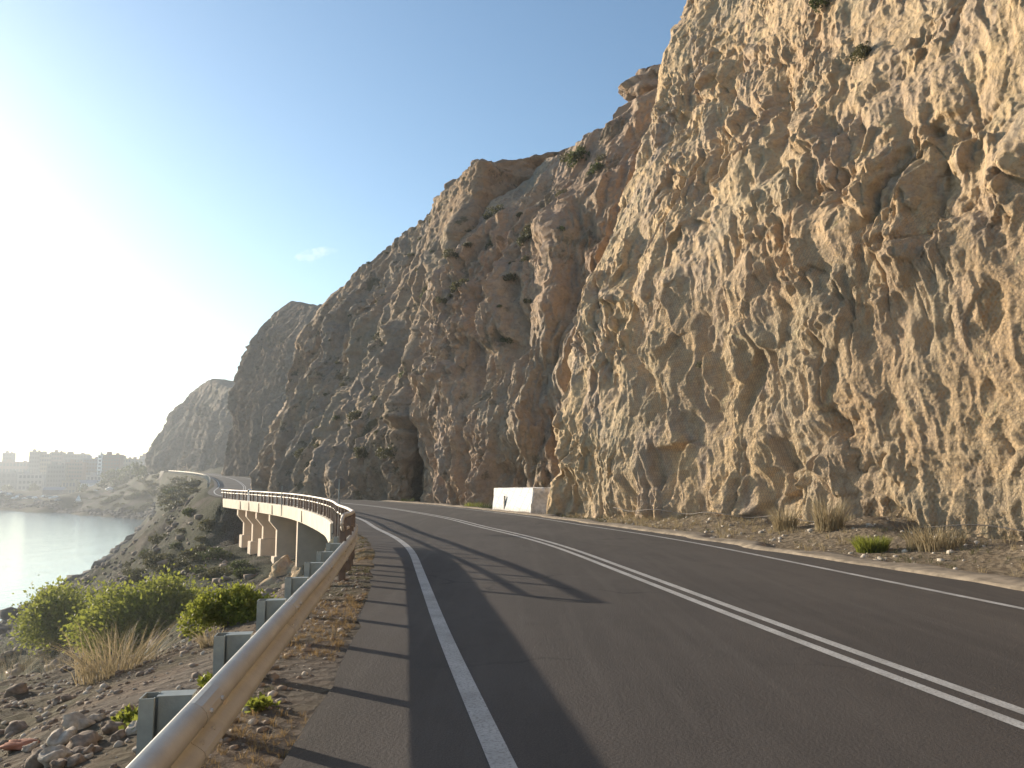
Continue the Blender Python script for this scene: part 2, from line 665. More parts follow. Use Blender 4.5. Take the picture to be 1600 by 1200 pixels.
# sandy raised edging on the cliff side
i0, i1 = idx_y(-30), idx_y(60)
k = np.arange(i0, i1)
wv = fbm(np.stack([k * .35, 0 * k, 0 * k], 1), 4, 9)
rows = []
for q, (dw, dz) in enumerate([(.03, -.05), (.0, .03), (-.1, .05), (-.4, .065), (-.62, .04), (-.8, -.06)]):
    P = off(W_RE + .02, i0, i1)
    P += RL[i0:i1] * (dw + wv[:, None] * (.13 if q < 3 else .38))
    P[:, 2] += dz + .025 * fbm(np.stack([k * .8, 0 * k + q * 3.3, 0 * k], 1), 3, 31)
    rows.append(P)
tag(mesh_np('verge', np.stack(rows, 1).reshape(-1, 3), grid_faces(len(k), len(rows))[:, ::-1], M['sand'], smooth=True), 'sandy raised edging along the cliff side of the road', kind='structure')

# ------------------------------------------------------------------ terrain
TC = []


def tc(x, y, z):
    TC.append((x, y, z))


for yy in (-130, -80, -45, -20, -8, 0, 5, 10, 16, 22, 28, 82, 90, 104, 120, 150, 190, 232, 290, 342, 420, 502, 600):
    i = idx_y(yy)
    for w in (-4.3, 0, 4.3):
        p = RC[i] + RL[i] * w
        tc(p[0], p[1], p[2] - .02)
for yy in (-130, -80, -45, -20, -8, 0, 8, 16, 26, 36, 46, 56, 66, 80, 104, 150, 232, 342, 502):
    i = idx_y(yy)
    for w, dz in ((-8, .25), (-16, .8), (-40, 3), (-90, 8)):
        p = RC[i] + RL[i] * w
        tc(p[0], p[1], p[2] + dz)
for yy, zz in ((36, -2.6), (43, -3.6), (52, -3.9), (61, -3.9), (69, -3.4)):
    i = idx_y(yy)
    for w, dz in ((-4.4, 2.4), (0, .9), (5, 0), (10, -1.6)):
        p = RC[i] + RL[i] * w
        tc(p[0], p[1], min(-.35, zz + dz))
for p in [(-2.0, 2, -.12), (-2.1, 5, -.12), (-2.4, 8, -.15), (-3.0, 12.5, -.3), (-4.2, 17, -.9),
          (-3.0, 2, -.4), (-3.0, 5, -.4), (-3.2, 8.5, -.42), (-4.8, 2, -.85), (-4.8, 6, -.8), (-4.6, 10, -.75), (-4.8, 13.2, -1.0),
          (-7.2, 4, -1.3), (-7.4, 9, -1.35), (-7.4, 13.2, -1.65), (-10.5, 6, -1.95), (-10.5, 13.5, -2.35), (-14, 13, -3.2), (-13, 4, -2.8),
          (-6, 19, -3.0), (-9, 22, -4.6), (-13, 20, -5.2), (-18, 17, -6), (-20, 8, -5.8), (-22, 0, -6.5), (-20, -15, -6), (-22, -40, -7),
          (-6.4, 26, -2.6), (-8.5, 30, -3.6), (-14, 30, -6.5), (-22, 28, -9), (-26, 45, -10.5), (-18, 42, -7.0), (-24, 55, -7.5), (-30, 66, -7.2),
          (-36, 80, -5.5), (-43, 92, -7.5), (-38, 95, -2.8), (-47, 107, -5.5), (-42, 108, -1.7), (-57, 130, -9.2), (-40, 70, -11.5),
          (-66, 141, -13), (-60, 105, -15)]:
    tc(*p)
# coast line, from the camera's left round the bay
COAST = [(-36, -140), (-38, -40), (-37, 0), (-38, 25), (-44, 55), (-56, 85), (-66, 112), (-74, 141), (-86.5, 175), (-98, 205), (-126, 281), (-156, 353), (-182, 377),
         (-246, 438), (-313, 487), (-420, 540), (-700, 640), (-1200, 760)]
for x, y in COAST:
    tc(x, y, SEA + .1)
for x, y in [(-60, -140), (-62, -30), (-62, 30), (-80, 80), (-105, 135), (-135, 200), (-175, 290), (-230, 360), (-320, 430), (-450, 490), (-700, 580), (-400, 250), (-250, 60), (-800, 200), (-300, -200), (-900, -300)]:
    tc(x, y, SEA - 7)
for (x, y), h in zip([(-182, 377), (-246, 438), (-313, 487), (-420, 540), (-700, 640)], (5, 6, 6.5, 6.5, 6.5)):
    tc(x * 1.035, y * 1.035, SEA + h)
    tc(x * 1.1, y * 1.1, SEA + h + 1)
for px, py, D in [(200, 762, 520), (300, 768, 300), (170, 777, 450), (255, 752, 420), (270, 780, 320), (120, 772, 560), (60, 768, 640), (120, 764, 760), (20, 764, 760), (180, 752, 640),
                  (100, 742, 1000), (0, 742, 1000), (200, 740, 900), (100, 730, 1380), (-200, 730, 1380), (250, 726, 1380), (-300, 742, 1000)]:
    tc(*at_depth(px, py, D))
PATH = [(232, 752, 420), (248, 757, 395), (265, 762, 365), (285, 769, 325), (305, 778, 285)]
for px, py, D in PATH:
    tc(*at_depth(px, py + 1, D))
for yy, w, z in ((66, 5, -3.5), (72, 4.3, -3.2), (72, 8, -4.4), (76, 4.5, -2.4), (76, 8, -4), (66, 9, -5)):
    i = idx_y(yy)
    p = RC[i] + RL[i] * w
    tc(p[0], p[1], z)
TC = np.array(TC)


def warp(X, Y):
    r = np.hypot(X, Y) + 1e-9
    k = 10 * np.log1p(r / 10) / r
    return np.stack([X * k, Y * k], 1)


def rbf_fit():
    W = warp(TC[:, 0], TC[:, 1])
    d = np.sqrt(((W[:, None] - W[None])**2).sum(-1) + .02)
    A = d + np.eye(len(W)) * -.01
    n = len(W)
    B = np.zeros((n + 3, n + 3))
    B[:n, :n] = A
    B[:n, n] = B[n, :n] = 1
    B[:n, n + 1:] = W
    B[n + 1:, :n] = W.T
    c = np.linalg.lstsq(B, np.concatenate([TC[:, 2], [0, 0, 0]]), rcond=None)[0]
    return W, c


_W, _c = rbf_fit()


def terrain_z(X, Y, noise=True):
    X = np.asarray(X, float)
    Y = np.asarray(Y, float)
    Q = warp(X, Y)
    z = np.empty(len(X))
    for a in range(0, len(X), 20000):
        q = Q[a:a + 20000]
        d = np.sqrt(((q[:, None] - _W[None])**2).sum(-1) + .02)
        z[a:a + 20000] = d @ _c[:-3] + _c[-3] + q @ _c[-2:]
    lat, ii = road_query(X, Y)
    onf = np.clip((ii - (BR0 + 1)) / 5, 0, 1) * np.clip((BR1 + 6 - ii) / 14, 0, 1)
    onf = onf * onf * (3 - 2 * onf)
    near = np.abs(ii - BR0) < 26
    e_r = np.clip((np.abs(lat) - 4.6) / np.where(near & (lat > 0), 1.3, 3.0), 0, 1)
    if noise:
        r = np.hypot(X, Y)
        P = np.stack([X, Y, z * .6], 1)
        amp = np.clip((np.where(lat > 0, lat - 4.9, -lat - 6)) / 5, 0, 1)
        amp = np.where(lat > 0, np.maximum(amp, .6 * onf), amp)
        z = z + amp * (fbm(P * .045, 3, 3) * np.clip(r / 60, 0, 1.6) + ridged(P * .16, 4, 21) * .42 * np.clip(r / 25, .15, 1.3) + fbm(P * .9, 4, 41) * .13)
    base = RC[ii, 2] - .03
    z_off = base * (1 - e_r) + z * e_r
    z_on = np.where((lat > -4.6) & (lat < 5.6), np.minimum(z, -.9), np.where(lat > -4.6, z, z_off))
    return z_off * (1 - onf) + z_on * onf


def terrain_mesh():
    r = np.concatenate([np.geomspace(.9, 8, 90, endpoint=False), np.geomspace(8, 120, 300, endpoint=False), np.geomspace(120, 700, 190, endpoint=False), np.geomspace(700, 1400, 30)])
    th = np.concatenate([np.radians(np.linspace(-38, 38, 620)), np.radians(np.linspace(40, 320, 110))])
    th = np.append(th, th[0] + 2 * PI)
    R, T = np.meshgrid(r, th, indexing='ij')
    X, Y = (R * np.sin(T)).ravel(), (R * np.cos(T)).ravel()
    Z = terrain_z(X, Y)
    V = np.stack([X, Y, Z], 1)
    F = grid_faces(len(r), len(th))
    V = np.vstack([V, [[0, 0, -.03]]])
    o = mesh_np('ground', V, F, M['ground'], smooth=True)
    tag(o, 'stony slope falling from the road to the sea', kind='structure')
    cap = MB()
    n = len(th)
    me = cap.add([(0, 0, -.03)] + [tuple(V[j]) for j in range(n)], [(0, j + 2, j + 1) for j in range(n - 1)])
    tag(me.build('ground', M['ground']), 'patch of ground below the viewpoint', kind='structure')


terrain_mesh()

sea = mesh_np('sea', [(-1440, -1440, SEA), (1440, -1440, SEA), (1440, 1440, SEA), (-1440, 1440, SEA)], [(0, 1, 2, 3)], M['water'])
tag(sea, 'pale rippled sea filling the bay', kind='structure')


def ground_hit(px, py, dmax=1400):
    """where the sight line of a photo point meets the terrain"""
    d = ray(px, py)
    t = np.geomspace(2, dmax, 1500)
    P = d[None] * (t / d[1])[:, None]
    P[:, 2] += CAMH
    z = terrain_z(P[:, 0], P[:, 1], False)
    k = np.where(P[:, 2] < z)[0]
    j = k[0] if len(k) else len(t) - 1
    p = P[j].copy()
    p[2] = terrain_z(p[:1], p[1:2])[0]
    return p


def gz(x, y):
    return float(terrain_z(np.array([x]), np.array([y]))[0])


# ------------------------------------------------------------------ cliffs
def rib(D, pix, n, base_xy=None, top_ext=None):
    """polyline in the vertical plane through the base along the inland direction n"""
    n = np.array([n[0], n[1]]) / math.hypot(*n)
    b = at_depth(pix[0][0], pix[0][1], D)
    out = [b]
    side = np.array([-n[1], n[0]])
    for px, py in pix[1:]:
        d = ray(px, py)
        o2 = np.array([0, 0])
        den = d[0] * side[0] + d[1] * side[1]
        t = (b[:2] @ side) / den
        out.append(np.array([d[0] * t, d[1] * t, CAMH + d[2] * t]))
    return np.array(out)


def shift(r, dx, dy, dz=0, sc=1.0):
    q = r.copy()
    q[:, :2] = q[0, :2] + (q[:, :2] - q[0, :2]) * sc
    q[:, 0] += dx
    q[:, 1] += dy
    q[:, 2] += dz
    return q


def resample(P, n, warp_=None):
    t = np.concatenate([[0], np.cumsum(np.linalg.norm(np.diff(P, axis=0), axis=1))])
    s = np.linspace(0, t[-1], n)
    if warp_ is not None:
        s = np.interp(np.linspace(0, 1, n), [0, warp_[1], 1], [0, warp_[0], 1]) * t[-1]
    return np.stack([np.interp(s, t, P[:, k]) for k in range(3)], 1)


def cliff(label, ribs, n, nu, nv, mat, disp, seed, back=30, usm=3, dens=None, rows=None):
    n = np.array([n[0], n[1], 0]) / math.hypot(*n)
    R = []
    for r in ribs:
        r = r.copy()
        r = np.vstack([[r[0] + np.array([0, 0, -2.5])], r])
        R.append(resample(r, nv, rows))
    R = np.array(R)                                   # ribs x nv x 3
    ck = np.concatenate([[0], np.cumsum(np.linalg.norm(np.diff(R[:, nv // 3], axis=0), axis=1))])
    if dens is not None:
        assert len(dens) == len(ribs) - 1, (label, len(dens), len(ribs))
        # dens: share of columns between consecutive ribs
        cs = np.concatenate([[0], np.cumsum(dens)]) / np.sum(dens)
        s = np.interp(np.linspace(0, 1, nu), cs, ck)
    else:
        s = np.linspace(0, ck[-1], nu)
    m = np.gradient(R, ck, axis=0)
    i = np.clip(np.searchsorted(ck, s, side='right') - 1, 0, len(ck) - 2)
    h = (ck[i + 1] - ck[i])[:, None, None]
    u = ((s - ck[i])[:, None, None]) / h
    lin = R[i] * (1 - u) + R[i + 1] * u
    cub = (2 * u**3 - 3 * u**2 + 1) * R[i] + (u**3 - 2 * u**2 + u) * h * m[i] * .8 + (-2 * u**3 + 3 * u**2) * R[i + 1] + (u**3 - u**2) * h * m[i + 1] * .8
    S = lin * .45 + cub * .55
    # back over the crest
    nb = 24
    q = np.linspace(0, 1, nb + 1)[1:]
    bk = S[:, -1][:, None] + n[None, None] * (back * q**1.5)[None, :, None]
    bk[:, :, 2] -= (4 * q**2)[None]
    S = np.concatenate([S, bk], 1)
    nvv = S.shape[1]
    du = np.gradient(S, axis=0)
    dv = np.gradient(S, axis=1)
    N = np.cross(du, dv)
    N /= np.linalg.norm(N, axis=2)[:, :, None] + 1e-9
    sg = np.sign((N * (-n)[None, None]).sum(-1).mean())
    N = N * sg
    N[:, :, 2] *= .5
    P = S.reshape(-1, 3)
    d = disp(P, seed)
    d, fine = (q.reshape(nu, nvv) for q in (d if isinstance(d, tuple) else (d, 0 * d)))
    fade = np.ones(nvv)
    fade[:6] = np.linspace(.5, 1, 6)
    if rows is None:
        fade[int(nv * .7):nv] = np.linspace(1, .12, nv - int(nv * .7))
        fade[nv:] = .12
    ff = fade.copy()
    if rows is None:
        ff[int(nv * .7):] = np.maximum(ff[int(nv * .7):], .65)
    S = S + N * (d * fade[None] + fine * ff[None])[:, :, None]
    F = grid_faces(nu, nvv)
    if sg < 0:
        F = F[:, ::-1]
    o = mesh_np('cliff', S.reshape(-1, 3), F, mat, smooth=False)
    tag(o, label, kind='structure')
    return S


def along(P, n):
    """coordinates of the wall: along it, into it, up"""
    n = np.array(n) / math.hypot(*n)
    return np.stack([-n[1] * P[:, 0] + n[0] * P[:, 1], n[0] * P[:, 0] + n[1] * P[:, 1], P[:, 2]], 1)


def disp_near(P, seed):
    A = along(P, (.82, .57))
    wob = np.stack([fbm(P * .22, 3, seed + 50), fbm(P * .22, 3, seed + 60), fbm(P * .22, 3, seed + 70)], 1)
    wo2 = np.stack([fbm(P * 1.1, 3, seed + 51), fbm(P * 1.1, 3, seed + 61)], 1)
    wo3 = np.stack([fbm(P * 4., 2, seed + 52), fbm(P * 4., 2, seed + 62)], 1)
    # the beds lean, and lean differently from place to place
    u = A[:, 0] - .25 * A[:, 2] + wob[:, 0] * .55
    v = A[:, 2] * .55 + .2 * A[:, 0] + wob[:, 1] * .55
    ca, sa = math.cos(.7), math.sin(.7)
    u2, v2 = u * ca - v * sa, u * sa + v * ca
    w2u, w2v, w3u, w3v = wo2[:, 0] * .5, wo2[:, 1] * .5, wo3[:, 0] * .6, wo3[:, 1] * .6
    big = fbm(np.stack([A[:, 0], A[:, 1], A[:, 2] * .5], 1) * .09, 3, seed) * .3
    p0 = planes(u * .28 + .05 * w2u, v * .28 + .05 * w2v, seed + 1) * .34
    p1 = planes(u2 * .62 + .10 * w2u, v2 * .62 + .10 * w2v, seed + 2) * .26
    p2 = planes(u * 1.35 + .2 * w2u + .03 * w3u, v * 1.35 + .2 * w2v + .03 * w3v, seed + 3) * .165
    p3 = planes(u2 * 3.0 + .4 * w2u + .1 * w3u, v2 * 2.6 + .4 * w2v + .1 * w3v, seed + 4) * .10
    p4 = planes(u * 6.5 + .8 * w2u + .25 * w3u, v * 6.0 + .8 * w2v + .25 * w3v, seed + 5) * .052
    rough = np.clip(.5 + fbm(P * .2, 3, seed + 90) * 1.25, .06, 1.25)
    rou2 = np.clip(.5 + fbm(P * .45, 3, seed + 95) * 1.4, .05, 1.3)
    G = np.stack([u, A[:, 1] * .5, v], 1)
    b1, e1 = facets(G * .75 + wo2[:, [0, 1, 0]] * .05, seed + 7, 46)
    b2, e2 = facets(G * 1.7 + wo2[:, [0, 1, 0]] * .07, seed + 8, 42)
    fr = ridged(np.stack([u * .55, A[:, 1] * .3, v * .3], 1) + wo2[:, [0, 1, 0]] * .02, 4, seed + 13, .58) * .15
    f = fbm(P * 6.0, 4, seed + 11, .65) * .02
    pit = np.clip(fbm(G * .5, 3, seed + 77) - .5, 0, .45)
    def groove(fu, fv, sd_, wd):
        q = vnoise(np.stack([u * fu + .12 * w2u, A[:, 1] * .1, v * fv + .12 * w2v], 1), sd_)
        return np.exp(-np.abs(q) * wd)
    cut = groove(.42, .16, seed + 31, 26) * .26 * rough + groove(.3, .5, seed + 32, 26) * .2 * rou2 + groove(1.3, .6, seed + 33, 16) * .10 * rou2
    lump = np.clip(fbm(G * .36 + 9.1, 2, seed + 79) - .35, 0, .6)
    return big + fr + p0 + p1 * (.35 + .8 * rough) + (p2 + b1 * .25) * (.2 + rough) + (p3 + b2 * .125) * (.15 + rou2) + p4 * (.3 + rou2) + f - pit * .8 + lump * .3 - cut


def disp_mid(P, seed, n=(.80, .60)):
    A = along(P, n)
    wob = np.stack([fbm(P * .15, 3, seed + 50), fbm(P * .15, 3, seed + 60), fbm(P * .15, 3, seed + 70)], 1)
    wo2 = np.stack([fbm(P * .8, 3, seed + 51), fbm(P * .8, 3, seed + 61), fbm(P * .8, 3, seed + 71)], 1)
    t = A[:, 0] - .10 * A[:, 2] + wob[:, 0] * .8
    h = A[:, 2] + wob[:, 1]
    # gullies that run down the fall line, beds that dip across them
    rid = ridged(np.stack([t * .13, A[:, 1] * .03, h * .03], 1) + wob * .06, 5, seed + 3, .58) * 1.15
    ri2 = ridged(np.stack([t * .5, A[:, 1] * .12, h * .1], 1) + wob * .12, 4, seed + 23, .58) * .34
    big = fbm(np.stack([t * .08, A[:, 1] * .03, A[:, 2] * .05], 1), 3, seed) * .5
    bed = np.abs(((h * .28 + t * .12 + wob[:, 2] * .8) % 1.0) - .5) * .5
    p0 = planes(t * .3 + .02 * wo2[:, 0], h * .13 + .02 * wo2[:, 1], seed + 1) * .6
    p1 = planes(t * .75 + h * .1 + .04 * wo2[:, 0], h * .4 + .04 * wo2[:, 1], seed + 2) * .5
    p2 = planes(t * 1.8 + .08 * wo2[:, 0], h * 1.1 - t * .3 + .08 * wo2[:, 1], seed + 3) * .30
    p3 = planes(t * 4.0 + .2 * wo2[:, 0], h * 3.0 + .2 * wo2[:, 1], seed + 4) * .14
    G = np.stack([t, A[:, 1] * .5, h * .45], 1)
    b1, e1 = facets(G * .6 + wo2 * .08, seed + 7, 34)
    b2, e2 = facets(G * 1.5 + wo2 * .06, seed + 8, 40)
    rough = np.clip(.5 + fbm(P * .12, 3, seed + 90) * 1.2, .15, 1.2)
    f = fbm(P * 1.9, 4, seed + 11, .65) * .08
    return rid + big + p0, ri2 + bed * rough + p1 + (p2 + b1 * .34 + b2 * .16 + p3) * (.3 + rough) + f


def disp_far(P, seed):
    a, b = disp_mid(P / 1.3, seed, (.84, .54))
    return 1.3 * a, 1.3 * b


def disp_dist(P, seed):
    a, b = disp_mid(P / 2.4, seed, (.86, .50))
    return 2.2 * a, 2.2 * b


# nearest face, running from behind the viewpoint to the corner by the white block
nA = (.82, .57)
cA = rib(37.0, [(858, 804), (862, 740), (866, 690), (881, 600), (905, 485), (930, 420), (962, 345), (1000, 262), (1022, 170), (1058, 62), (1086, -5)], nA)
# carry the same lean on above the frame
e = cA[-1] - cA[-4]
e /= np.linalg.norm(e)
cA = np.vstack([cA, cA[-1] + e * 6, cA[-1] + e * 12 + np.array([1.5, 1, 0]), cA[-1] + e * 16 + np.array([5, 4, 0])])


def like(r, x, y, sc=1.0, rot=0.0, zs=1.0):
    q = r - r[0]
    c, s_ = math.cos(rot), math.sin(rot)
    q = np.stack([(q[:, 0] * c - q[:, 1] * s_) * sc, (q[:, 0] * s_ + q[:, 1] * c) * sc, q[:, 2] * zs], 1)
    return q + np.array([x, y, r[0, 2]])


ribsA = [like(cA, 17.5, -80, .9, -.5), like(cA, 17.5, -30, .9, -.5), like(cA, 17, -8, .9, -.4), like(cA, 15.8, 6, .85, -.2), like(cA, 14.2, 14.5, .8, -.1), like(cA, 11.9, 19.5, .8), like(cA, 9.6, 23.2, .85),
         like(cA, 7.6, 26.8, .9), like(cA, 5.7, 30.3, .95), like(cA, 3.8, 33.8, .97), cA, like(cA, 3.6, 40.2, .97, .1), like(cA, 8, 45, .9, .2), like(cA, 16, 52, .8, .3)]
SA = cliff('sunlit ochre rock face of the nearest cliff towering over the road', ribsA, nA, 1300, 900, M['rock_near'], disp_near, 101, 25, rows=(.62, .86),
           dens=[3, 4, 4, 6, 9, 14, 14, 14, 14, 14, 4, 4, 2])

# rockfall netting draped over the lower part of the nearest face
def netting():
    A = along(SA.reshape(-1, 3), nA)
    a0, a1, z0, z1, g = 2.0, 25.0, .0, 10.0, .45
    na, nz = int((a1 - a0) / g), int((z1 - z0) / g)
    H = np.full((na, nz), 1e9)
    ia = ((A[:, 0] - a0) / g).astype(int)
    iz = ((A[:, 2] - z0) / g).astype(int)
    ok = (ia >= 0) & (ia < na) & (iz >= 0) & (iz < nz) & (A[:, 1] < 40)
    np.minimum.at(H, (ia[ok], iz[ok]), A[ok, 1])
    for _ in range(6):
        m = H > 1e8
        if not m.any():
            break
        Q = np.pad(H, 1, mode='edge')
        N4 = np.minimum.reduce([Q[:-2, 1:-1], Q[2:, 1:-1], Q[1:-1, :-2], Q[1:-1, 2:]])
        H = np.where(m, N4, H)
    Q = np.pad(H, 1, mode='edge')
    E = np.minimum.reduce([Q[i:i + na, j:j + nz] for i in range(3) for j in range(3)])
    for _ in range(3):
        Q = np.pad(E, 1, mode='edge')
        E = (Q[:-2, 1:-1] + Q[2:, 1:-1] + Q[1:-1, :-2] + Q[1:-1, 2:] + 2 * E) / 6

    def surf(a, z):
        x = np.clip((a - a0) / g - .5, 0, na - 1.001)
        y = np.clip((z - z0) / g - .5, 0, nz - 1.001)
        i, j = x.astype(int), y.astype(int)
        u, v = x - i, y - j
        d = E[i, j] * (1 - u) * (1 - v) + E[i + 1, j] * u * (1 - v) + E[i, j + 1] * (1 - u) * v + E[i + 1, j + 1] * u * v - .04
        n = np.array(nA) / math.hypot(*nA)
        return np.stack([-n[1] * a + n[0] * d, n[0] * a + n[1] * d, z], 1)
    c = .12
    w_, h_ = c, c * .86
    P0, P1 = [], []
    R_ = np.arange(int((z1 - z0 - 1.2) / h_))
    C_ = np.arange(int((a1 - a0 - 1) / w_))
    ci, ri = np.meshgrid(C_, R_, indexing='ij')
    bx = a0 + .5 + (ci + .5 * (ri % 2)) * w_
    bz = z0 + .35 + ri * h_
    bx, bz = bx.ravel(), bz.ravel()
    # hexagon: lower vertex b, its two upper slanted edges and the upright below it
    for (x0, y0), (x1, y1) in (((0, 0), (0, -h_ * .5)), ((0, 0), (w_ / 2, h_ * .5)), ((0, 0), (-w_ / 2, h_ * .5))):
        P0.append(surf(bx + x0, bz + y0))
        P1.append(surf(bx + x1, bz + y1))
    P0, P1 = np.vstack(P0), np.vstack(P1)
    T = P1 - P0
    T /= np.linalg.norm(T, axis=1)[:, None] + 1e-9
    n3 = np.array([nA[0], nA[1], 0])
    B = np.cross(T, n3)
    B /= np.linalg.norm(B, axis=1)[:, None] + 1e-9
    N = np.cross(B, T)
    r = .0034
    V = []
    for P in (P0, P1):
        for k in range(3):
            t = 2 * PI * k / 3
            V.append(P + (B * math.cos(t) + N * math.sin(t)) * r)
    V = np.stack(V, 1).reshape(-1, 3)
    b = (np.arange(len(P0)) * 6)[:, None]
    F = np.concatenate([b + np.array([k, (k + 1) % 3, (k + 1) % 3 + 3, k + 3]) for k in range(3)])
    root = empty('rockfall_net', tuple(P0[0]))
    tag(root, 'fine hexagonal wire rockfall net hung over the lower sunlit cliff face', 'net')
    O = np.array(root.location)
    mesh_np('wire_mesh', V - O, F, M['net_wire'], root)
    aa = np.linspace(a0 + .5, a1 - .6, 120)
    for zz in (.45,):
        q = surf(aa, np.full(120, zz) + .06 * np.sin(aa * 2.1)) - np.array([nA[0], nA[1], 0]) * .02
        MB().tube(q - O, .014, 6).build('cable', M['net_wire'], root, smooth=True)


netting()

# reddish middle buttress
nB = (.80, .60)
b0 = rib(47, [(905, 790), (925, 600), (975, 400), (1015, 250), (1062, 112)], nB)
b1 = rib(49, [(800, 785), (812, 650), (850, 490), (890, 360), (918, 285), (945, 200)], nB)
b2 = rib(55, [(725, 783), (735, 650), (768, 480), (812, 372), (852, 312), (885, 236)], nB)
b3 = rib(61, [(655, 782), (660, 700), (672, 600), (695, 477), (727, 401), (758, 353), (780, 318), (828, 277), (846, 262)], nB)
ribsB = [like(b0, 14, 44), b0, b1, b2, b3, like(b3, b3[0, 0] + 1.6, b3[0, 1] + 5, .95), like(b3, b3[0, 0] + 8, b3[0, 1] + 13, .8)]
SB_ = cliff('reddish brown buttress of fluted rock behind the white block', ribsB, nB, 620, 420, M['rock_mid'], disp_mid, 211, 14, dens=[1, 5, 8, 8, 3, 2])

# grey brown mass above the bridge
nC = (.84, .54)
s0 = rib(66, [(690, 778), (720, 600), (790, 400), (880, 238)], nC)
s1 = rib(62.0, [(622, 781), (630, 700), (646, 600), (670, 500), (706, 400), (743, 312), (757, 258)], nC)
s2 = rib(70, [(538, 780), (540, 740), (560, 689), (590, 638), (637, 578), (670, 480), (695, 385), (716, 288)], nC)
s3 = rib(84, [(514, 775), (532, 700), (562, 640), (602, 560), (642, 430), (680, 318)], nC)
s4 = rib(90, [(482, 773), (494, 714), (516, 673), (548, 616), (573, 575), (610, 470), (645, 358)], nC)
s5 = rib(98, [(455, 770), (468, 700), (500, 600), (540, 500), (604, 392)], nC)
s6 = rib(104, [(416, 767), (421, 705), (440, 660), (453, 622), (463, 591), (478, 546), (485, 518), (504, 486), (530, 460)], nC)
ribsC = [like(s0, s0[0, 0] + 12, s0[0, 1] + 2), s0, s1, s2, s3, s4, s5, s6, like(s6, s6[0, 0] + 3, s6[0, 1] + 8, .95), like(s6, s6[0, 0] + 14, s6[0, 1] + 20, .8)]
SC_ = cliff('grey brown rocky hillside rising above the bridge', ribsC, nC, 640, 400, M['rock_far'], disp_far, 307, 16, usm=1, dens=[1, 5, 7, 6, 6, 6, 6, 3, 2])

nD = (.86, .50)
c0 = rib(190, [(440, 760), (480, 650), (520, 560), (545, 478)], nD)
c1 = rib(200, [(405, 758), (430, 650), (468, 540), (500, 479)], nD)
c2 = rib(212, [(378, 754), (388, 690), (415, 600), (442, 520), (476, 477)], nD)
c3 = rib(225, [(354, 749), (360, 692), (369, 648), (374, 604), (390, 562), (415, 515), (437, 486), (456, 472)], nD)
ribsD = [like(c0, c0[0, 0] + 25, c0[0, 1] - 5), c0, c1, c2, c3, like(c3, c3[0, 0] + 8, c3[0, 1] + 14, .95), like(c3, c3[0, 0] + 35, c3[0, 1] + 35, .8)]
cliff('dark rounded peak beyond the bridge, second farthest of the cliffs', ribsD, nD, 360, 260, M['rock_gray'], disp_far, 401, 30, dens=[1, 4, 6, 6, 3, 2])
nE = (.87, .49)
d0 = rib(330, [(395, 748), (400, 690), (410, 640), (420, 600)], nE)
d1 = rib(350, [(330, 742), (338, 690), (348, 640), (360, 606)], nE)
d2 = rib(390, [(285, 738), (298, 690), (318, 640), (334, 594)], nE)
d3 = rib(430, [(238, 733), (239, 720), (250, 695), (276, 660), (298, 635), (304, 617), (322, 604)], nE)
ribsE = [d0, d1, d2, d3, like(d3, d3[0, 0] + 14, d3[0, 1] + 25, .95), like(d3, d3[0, 0] + 60, d3[0, 1] + 60, .8)]
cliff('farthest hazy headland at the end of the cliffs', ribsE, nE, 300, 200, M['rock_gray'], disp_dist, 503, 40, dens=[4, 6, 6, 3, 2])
#BEGIN2


# ------------------------------------------------------------------ projections used to pick stations along the road
def proj(P):
    P = np.atleast_2d(P)
    z = P[:, 2] - CAMH
    y = P[:, 1] * CP + z * SP
    zz = -P[:, 1] * SP + z * CP
    return np.stack([800 + FPX * P[:, 0] / y, 600 - FPX * zz / y], 1)


def station(px, w, y0, y1, dz=0.0):
    i0, i1 = idx_y(y0), idx_y(y1)
    q = proj(off(w, i0, i1, dz))
    return i0 + int(np.argmin(np.abs(q[:, 0] - px)))


def heading(i):
    return math.atan2(RT[i, 1], RT[i, 0])


# ------------------------------------------------------------------ roadside guardrail
G_TOP = .60
gr = empty('guardrail', tuple(off(W_G, idx_y(-12), idx_y(-12) + 1)[0]))
tag(gr, 'galvanised steel guardrail on spaced posts along the seaward edge of the road', 'guardrail')
GO = np.array(gr.location)
gi0, gi1 = idx_y(-12), idx_y(21.5)
path = off(W_G, gi0, gi1, G_TOP - .155) - GO
# fine resample
path = resample(path, 150)
fr = [(.0, .155), (.018, .153), (.052, .138), (.074, .112), (.082, .085), (.074, .06), (.046, .038), (.016, .02), (.008, 0)]
fr = fr + [(a, -b) for a, b in fr[-2::-1]]
prof = fr + [(a - .006, b) for a, b in fr[::-1]]
MB().sweep(path, prof).build('rail_beam', M['galv'], gr, smooth=True)
s_arc = np.concatenate([[0], np.cumsum(np.linalg.norm(np.diff(RC, axis=0), axis=1))])
first = idx_y(4.55)
post_me = MB()
